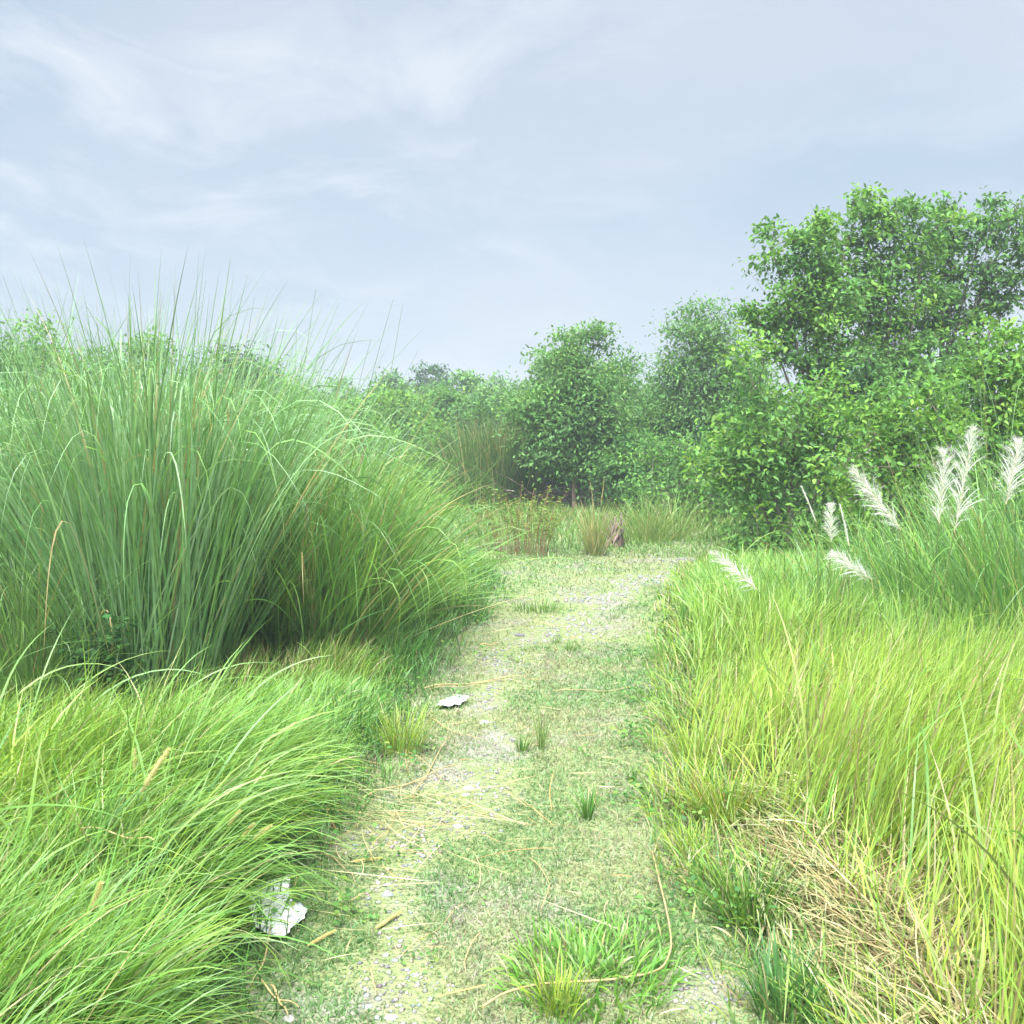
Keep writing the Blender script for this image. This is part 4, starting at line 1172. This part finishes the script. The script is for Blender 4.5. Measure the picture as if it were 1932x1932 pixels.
def brush_pile():
    c = gp(1085, 965); c[2] = 0
    e = empty('brush_pile', c, 'heap of dead grey branches under the small tree behind the clearing', 'brush pile')
    acc = Acc()
    for i in range(90):
        a = rng.normal(0, 0.9) + (math.pi if rng.random() < .5 else 0); L = rng.uniform(0.6, 2.0)
        p = c + np.array([rng.normal(0, .7), rng.normal(0, .3), rng.uniform(.02, .6)])
        q = p + np.array([math.cos(a), math.sin(a) * .4, rng.normal(0.1, .25)]) * L
        q[2] = max(q[2], .03)
        tube(acc, curve(p, q, 7, 0.05, 0.03), np.linspace(0.012, 0.003, 7), pal([(0.22, 0.16, 0.13), (0.30, 0.25, 0.2)], 1)[0], 4)
    acc.build('dead_branches', M_bark, e, c)


stump(); brush_pile()


# ------------------------------------------------------------------ trees and bushes
def tree(name, base, lobes, label, cat='tree', group=None, cols=((0.07, 0.16, 0.035),), lsize=0.08, ratio=0.5, twigs=30, lpt=30, trunk_r=0.07,
         barkcol=(0.15, 0.125, 0.095), limbs=True, clus=0.14, droop=0.35, forks=None, tw_r=0.0045, surf=0.5):
    """lobes: (centre xyz, radii xyz). Limbs run from the trunk into every lobe, twigs fill it, leaves ring the twigs."""
    base = np.array([base[0], base[1], float(hz(base[0], base[1])) - 0.02])
    e = empty(name, base, label, cat, group)
    tk = Acc(); lf = Acc()
    lobes = [(np.asarray(c, float), np.asarray(r, float)) for c, r in lobes]
    ctr = np.mean([c for c, r in lobes], axis=0)
    # ragged shoots leaving the upper and outer side of every bough
    extra = []; parents = []
    for c, r in lobes:
        for _ in range(2):
            a_ = rng.normal(0, 0.9); y_ = rng.normal(0, 0.4)
            q_ = c + r * np.array([math.sin(a_), y_, abs(math.cos(a_))]) * rng.uniform(0.9, 1.2)
            extra.append((q_, r * rng.uniform(0.25, 0.5) * np.array([1.2, 1, 0.7]))); parents.append(c)
    n_main = len(lobes); lobes = lobes + extra
    fork = base * 0.45 + ctr * 0.55 if forks is None else np.asarray(forks, float)
    fork[2] = base[2] + (min(c[2] - r[2] * 0.6 for c, r in lobes[:n_main]) - base[2]) * 0.8 if forks is None else fork[2]
    fork[2] = max(fork[2], base[2] + 0.25)
    tr = curve(base, fork, 8, 0, trunk_r * 0.35)
    tube(tk, tr, np.linspace(trunk_r, trunk_r * 0.72, 8) * np.array([1.35, 1.08, 1, 1, 1, 1, 1, 1]), barkcol, 9)
    LP, LD, LC = [], [], []
    for li, (c, r) in enumerate(lobes):
        shoot = li >= n_main
        st = parents[li - n_main] if shoot else tr[rng.integers(5, 8)]
        lb = bez(st, st * 0.5 + c * 0.5 + np.array([0, 0, 0.12 * np.linalg.norm(c - st)]) + rng.normal(0, 0.08, 3), c + np.array([0, 0, r[2] * 0.25]), 9)
        tube(tk, lb, np.linspace(trunk_r * 0.16, trunk_r * 0.08, 9) if shoot else np.linspace(trunk_r * 0.5, trunk_r * 0.14, 9), barkcol, 6)
        vol = max(4, int(twigs * (r[0] * r[2])))
        for i in range(vol):
            d = rng.normal(0, 1, 3) * np.array([1, 1, 0.75]); d /= np.linalg.norm(d)
            rad = rng.random() ** surf * (1.0 if rng.random() < 0.8 else 1.35)
            end = c + d * r * rad
            if end[2] < base[2] + 0.1: end[2] = base[2] + 0.1 + rng.random() * 0.15
            k = rng.integers(4, 9)
            s = lb[k]
            tw = bez(s, s * 0.5 + end * 0.5 + np.array([0, 0, 0.1 * np.linalg.norm(end - s)]), end, 6)
            tube(tk, tw, np.linspace(tw_r, tw_r * 0.3, 6), barkcol, 3)
            n = max(4, int(lpt * rng.uniform(0.5, 1.4)))
            t = 5 * (1 - rng.random(n) ** 1.6 * 0.6); j = np.minimum(t.astype(int), 4); f = (t - j)[:, None]
            q = tw[j] * (1 - f) + tw[j + 1] * f + rng.normal(0, clus, (n, 3)) * np.array([1, 1, 0.6])
            q[:, 2] = np.maximum(q[:, 2], 0.05)
            dd = norm(rng.normal(0, 1, (n, 3)) + d * 0.7 + np.array([0, 0, -droop]))
            LP.append(q); LD.append(dd)
            LC.append(pal([cols[rng.integers(len(cols))]], n, jit=0.13))
    LP = np.concatenate(LP); LD = np.concatenate(LD); LC = np.concatenate(LC)
    leaves(lf, LP, LD, lsize * rng.uniform(0.6, 1.25, len(LP)), ratio, LC)
    tk.build('trunk', M_bark, e, base, True); lf.build('crown', M_leaf, e, base)
    return e


def lobe(px, py, Y, wpx, hpx, dep=None, dY=0.0):
    """lobe centred at a survey place at distance Y; sizes in survey pixels turned into metres"""
    c = at(px, py, Y + dY); k = Y / (F * 1932)
    rx, rz = wpx * k / 2, hpx * k / 2
    return (c, (rx, dep if dep else (rx + rz) / 2 * 0.9, rz))


BRIGHT = [(0.15, 0.30, 0.055), (0.12, 0.25, 0.055), (0.20, 0.36, 0.06), (0.09, 0.20, 0.05)]
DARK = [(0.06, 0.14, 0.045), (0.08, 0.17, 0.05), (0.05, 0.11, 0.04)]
MIDG = [(0.12, 0.26, 0.065), (0.09, 0.20, 0.055), (0.16, 0.31, 0.08)]
FEATH = [(0.14, 0.27, 0.08), (0.11, 0.23, 0.07), (0.18, 0.32, 0.10)]

rng = np.random.default_rng(21)
# main tree, right: two stems, airy, large drooping leaves
Y = 13.0
tree('tree', (*at(1560, 900, Y)[:2], 0), [lobe(1500, 500, Y, 130, 110), lobe(1570, 560, Y, 160, 120), lobe(1480, 590, Y, 120, 90), lobe(1500, 660, Y, 190, 120), lobe(1600, 460, Y, 130, 110, dY=.5), lobe(1590, 650, Y, 140, 130, dY=.4), lobe(1455, 475, Y, 100, 80), lobe(1440, 620, Y, 110, 90), lobe(1545, 470, Y, 110, 110), lobe(1540, 600, Y, 150, 130), lobe(1560, 740, Y, 200, 110)],
     'airy tree with big drooping leaves, the left of the two tallest crowns', cols=BRIGHT + MIDG, lsize=0.08, ratio=0.52, twigs=110, lpt=32, clus=0.085, trunk_r=0.045, surf=0.45, group='tall airy trees at right')
Y = 13.6
tree('tree', (*at(1665, 930, Y)[:2], 0), [lobe(1680, 420, Y, 130, 90), lobe(1740, 450, Y, 150, 110), lobe(1660, 500, Y, 150, 120), lobe(1720, 560, Y, 150, 110), lobe(1650, 600, Y, 120, 120), lobe(1690, 400, Y, 90, 60), lobe(1650, 720, Y, 200, 150), lobe(1625, 410, Y, 110, 80), lobe(1600, 540, Y, 130, 120), lobe(1700, 660, Y, 150, 120)],
     'tallest airy tree, its pale trunk showing between the leaves', cols=BRIGHT + MIDG, lsize=0.08, ratio=0.52, twigs=110, lpt=32, clus=0.085, trunk_r=0.045, surf=0.45, group='tall airy trees at right')
Y = 14.2
tree('tree', (*at(1750, 930, Y)[:2], 0), [lobe(1860, 430, Y, 130, 90), lobe(1920, 395, Y, 130, 80), lobe(1800, 520, Y, 130, 120), lobe(1740, 620, Y, 170, 120), lobe(1830, 590, Y, 150, 80), lobe(1920, 555, Y, 160, 60), lobe(1990, 470, Y, 130, 90), lobe(1800, 450, Y, 90, 100), lobe(1760, 700, Y, 180, 110), lobe(1870, 500, Y, 120, 80), lobe(1780, 450, Y, 120, 110), lobe(1850, 660, Y, 140, 100)],
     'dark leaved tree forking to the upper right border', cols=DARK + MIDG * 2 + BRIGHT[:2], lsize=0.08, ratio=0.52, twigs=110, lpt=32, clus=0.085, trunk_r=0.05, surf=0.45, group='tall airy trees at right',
     forks=at(1775, 680, Y))

BB = 'leafy bushes below the tall trees'
def bush(px, py, Y, w, h, lab, cols=BRIGHT, ls=0.085, twigs=70, lpt=32, group=BB, name='bush', ratio=0.5, clus=0.13, extra=(), by=None, cat='bush', surf=0.4, **kw):
    lb = [lobe(px, py, Y, w * 0.7, h * 0.75), lobe(px - w * 0.27, py + h * 0.14, Y, w * 0.5, h * 0.62, dY=-0.3), lobe(px + w * 0.27, py + h * 0.12, Y, w * 0.5, h * 0.6, dY=0.2), lobe(px + w * 0.02, py - h * 0.2, Y, w * 0.4, h * 0.5)] + list(extra)
    gpx = 820 + CAM_H * F * 1932 / Y; m_ = F * 1932 / Y
    lb += [lobe(px - w * 0.22, gpx - 0.32 * m_, Y, w * 0.5, 0.75 * m_, dY=-0.35), lobe(px + w * 0.22, gpx - 0.32 * m_, Y, w * 0.5, 0.75 * m_, dY=-0.35)]
    return tree(name, (*at(px, 900, Y)[:2], 0), lb, lab, cat, group, cols, ls * 0.92, ratio, twigs * 1.7, lpt, 0.035, clus=clus, surf=surf, **kw)


bush(1500, 830, 11.5, 330, 260, 'broad leafy bush at the left foot of the tall trees', BRIGHT + MIDG, extra=[lobe(1420, 730, 11.5, 120, 110), lobe(1390, 880, 11.5, 150, 150)])
bush(1690, 850, 10.5, 300, 250, 'bright yellow green bush straight behind the leaning plume', BRIGHT + [(0.17, 0.32, 0.04)])
bush(1870, 800, 10.0, 300, 300, 'bright bush reaching the right border behind the upright plumes', BRIGHT, extra=[lobe(1900, 690, 10, 160, 120)])
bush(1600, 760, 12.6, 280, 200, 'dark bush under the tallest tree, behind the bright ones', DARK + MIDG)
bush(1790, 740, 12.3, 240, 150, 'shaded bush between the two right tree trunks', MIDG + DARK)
bush(2020, 860, 9.5, 260, 420, 'bush cut off by the right border, behind the last plume', BRIGHT)
bush(1300, 900, 17.5, 260, 190, 'low shrubby bush right of the dead branches', MIDG + [BRIGHT[0]], ls=0.09, twigs=36)
bush(1450, 890, 15, 170, 150, 'low bush behind the blue green fan', MIDG, twigs=45)

# feathery trees, middle right
Y = 21
tree('feathery_tree', (*at(1335, 930, Y)[:2], 0), [lobe(1320, 620, Y, 110, 80), lobe(1280, 690, Y, 120, 110), lobe(1360, 660, Y, 110, 110), lobe(1330, 760, Y, 190, 170), lobe(1250, 790, Y, 90, 110), lobe(1390, 760, Y, 120, 150), lobe(1330, 850, Y, 200, 150)],
     'pale feathery tree left of the tall airy trees', cols=FEATH + [MIDG[0]], lsize=0.10, ratio=0.36, twigs=110, lpt=55, clus=0.18, trunk_r=0.045, group='feathery trees', surf=0.4)
Y = 20
tree('feathery_tree', (*at(1085, 960, Y)[:2], 0), [lobe(1090, 665, Y, 70, 60), lobe(1130, 650, Y, 50, 45), lobe(1080, 720, Y, 150, 90), lobe(1130, 770, Y, 130, 110), lobe(1050, 780, Y, 90, 90), lobe(1100, 860, Y, 150, 90), lobe(1050, 880, Y, 100, 70), lobe(1090, 800, Y, 220, 140), lobe(1150, 880, Y, 140, 120), lobe(1030, 830, Y, 120, 120)],
     'small tree with a thin bare trunk in front of the domed bush', cols=MIDG + FEATH, lsize=0.10, ratio=0.42, twigs=110, lpt=50, clus=0.16, group='feathery trees', trunk_r=0.045, barkcol=(0.26, 0.17, 0.12), forks=at(1078, 800, Y), surf=0.4)
DG = 'domed bushes behind the clearing'
bush(1105, 800, 24, 260, 230, 'big domed bush with drooping yellow green sprays', FEATH + [(0.17, 0.30, 0.05)], ls=0.15, twigs=40, lpt=70, group=DG, ratio=0.36, clus=0.22, extra=[lobe(1020, 790, 24, 110, 180), lobe(1190, 800, 24, 110, 190), lobe(1100, 715, 24, 170, 80)])
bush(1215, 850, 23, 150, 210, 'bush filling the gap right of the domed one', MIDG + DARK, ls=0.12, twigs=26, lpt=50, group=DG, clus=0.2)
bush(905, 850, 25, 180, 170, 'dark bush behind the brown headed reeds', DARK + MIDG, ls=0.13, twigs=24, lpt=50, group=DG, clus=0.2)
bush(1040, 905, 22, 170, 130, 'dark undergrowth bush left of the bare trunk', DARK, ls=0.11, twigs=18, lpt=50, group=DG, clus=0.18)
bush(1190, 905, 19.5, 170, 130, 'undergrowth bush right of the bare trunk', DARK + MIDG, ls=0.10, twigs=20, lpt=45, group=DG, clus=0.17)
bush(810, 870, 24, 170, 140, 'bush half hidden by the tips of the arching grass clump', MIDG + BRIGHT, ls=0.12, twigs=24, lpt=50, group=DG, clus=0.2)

# distant tree line, left to right
TL = 'distant trees of the tree line'
for (px, top, w, Yd, cols, lab) in [
    (-60, 640, 200, 28, MIDG, 'tree cut off by the left border, behind the tall grass'),
    (60, 612, 200, 24, MIDG, 'feathery tree behind the tall grass at the left border'),
    (165, 655, 160, 30, DARK + MIDG, 'low round tree second from the left border, behind the tall grass'),
    (265, 645, 150, 27, MIDG, 'pale tree poking up behind the tips of the nearest clump'),
    (365, 695, 110, 36, DARK, 'small dark tree in the gap between two paler ones'),
    (462, 648, 130, 30, DARK, 'pointed dark tree behind the middle of the tall grass'),
    (560, 700, 120, 34, MIDG, 'tree behind the grass with the faint brown top'),
    (655, 725, 130, 42, MIDG, 'low distant tree where the arching blades cross the sky'),
    (750, 706, 110, 46, FEATH, 'distant light green tree just right of the grass tips'),
    (812, 698, 80, 52, DARK, 'dark narrow distant tree'),
    (880, 706, 120, 44, MIDG, 'distant broad tree left of the light one'),
    (950, 712, 110, 40, FEATH, 'distant light tree touching the domed bush'),
    (1235, 730, 90, 38, MIDG, 'distant tree in the notch right of the domed bush'),
    (1420, 720, 130, 30, MIDG, 'distant tree behind the feathery and airy trees'),
    (1960, 700, 200, 24, MIDG, 'distant tree at the right border behind the tall stems')]:
    k = Yd / (F * 1932); base_px = 820 + CAM_H / k
    hgt = base_px - top
    tree('distant_tree', (*at(px, 820, Yd)[:2], 0),
         [lobe(px, top + hgt * 0.22, Yd, w * 0.55, hgt * 0.42), lobe(px - w * 0.25, top + hgt * 0.42, Yd, w * 0.6, hgt * 0.5), lobe(px + w * 0.25, top + hgt * 0.40, Yd, w * 0.6, hgt * 0.5),
          lobe(px, top + hgt * 0.62, Yd, w * 1.1, hgt * 0.6)],
         lab, 'tree', TL, cols, 0.14 * max(1, Yd / 34), 0.46, 22.0 * (30 / Yd) ** 1.2, 65, 0.08, clus=0.26, surf=0.4)
# lighter scrub in front of the tree line
SG = 'light scrub bushes before the tree line'
for (px, py, w, h, Yd, cols, lab) in [(640, 820, 200, 130, 24, BRIGHT, 'light scrub bush behind the top of the arching clump'), (730, 800, 170, 120, 28, BRIGHT, 'yellow green scrub bush left of the reeds'),
                                      (830, 790, 170, 110, 32, BRIGHT + MIDG, 'scrub bush above the brown headed reeds'), (930, 785, 150, 110, 31, FEATH, 'pale scrub bush beside the domed bush'),
                                      (400, 830, 300, 130, 20, MIDG + BRIGHT, 'scrub bush seen through the middle of the tall grass'), (120, 800, 320, 170, 19, DARK + MIDG, 'dark scrub bush behind the tall grass at left')]:
    bush(px, py, Yd, w, h, lab, cols, ls=0.14, twigs=22, lpt=50, group=SG, clus=0.22)


# ------------------------------------------------------------------ haze
def haze():
    import bmesh
    bm = bmesh.new(); bmesh.ops.create_cube(bm, size=1)
    me = bpy.data.meshes.new('haze'); bm.to_mesh(me); bm.free()
    o = bpy.data.objects.new('haze', me); sc.collection.objects.link(o)
    o.scale = (1700, 1700, 10.5); o.location = (0, 8, 4.0)
    m, t = mat_new('haze_air')
    v = N(t, 'ShaderNodeVolumePrincipled'); v.inputs['Color'].default_value = (0.86, 0.93, 1.0, 1); v.inputs['Density'].default_value = HAZE
    v.inputs['Anisotropy'].default_value = 0.2
    ou = N(t, 'ShaderNodeOutputMaterial'); t.links.new(v.outputs[0], ou.inputs['Volume'])
    me.materials.append(m)
    tag(o, kind='stuff')


HAZE = 0.0030
haze()
print('VERTS', sum(len(o.data.vertices) for o in sc.objects if o.type == 'MESH'))
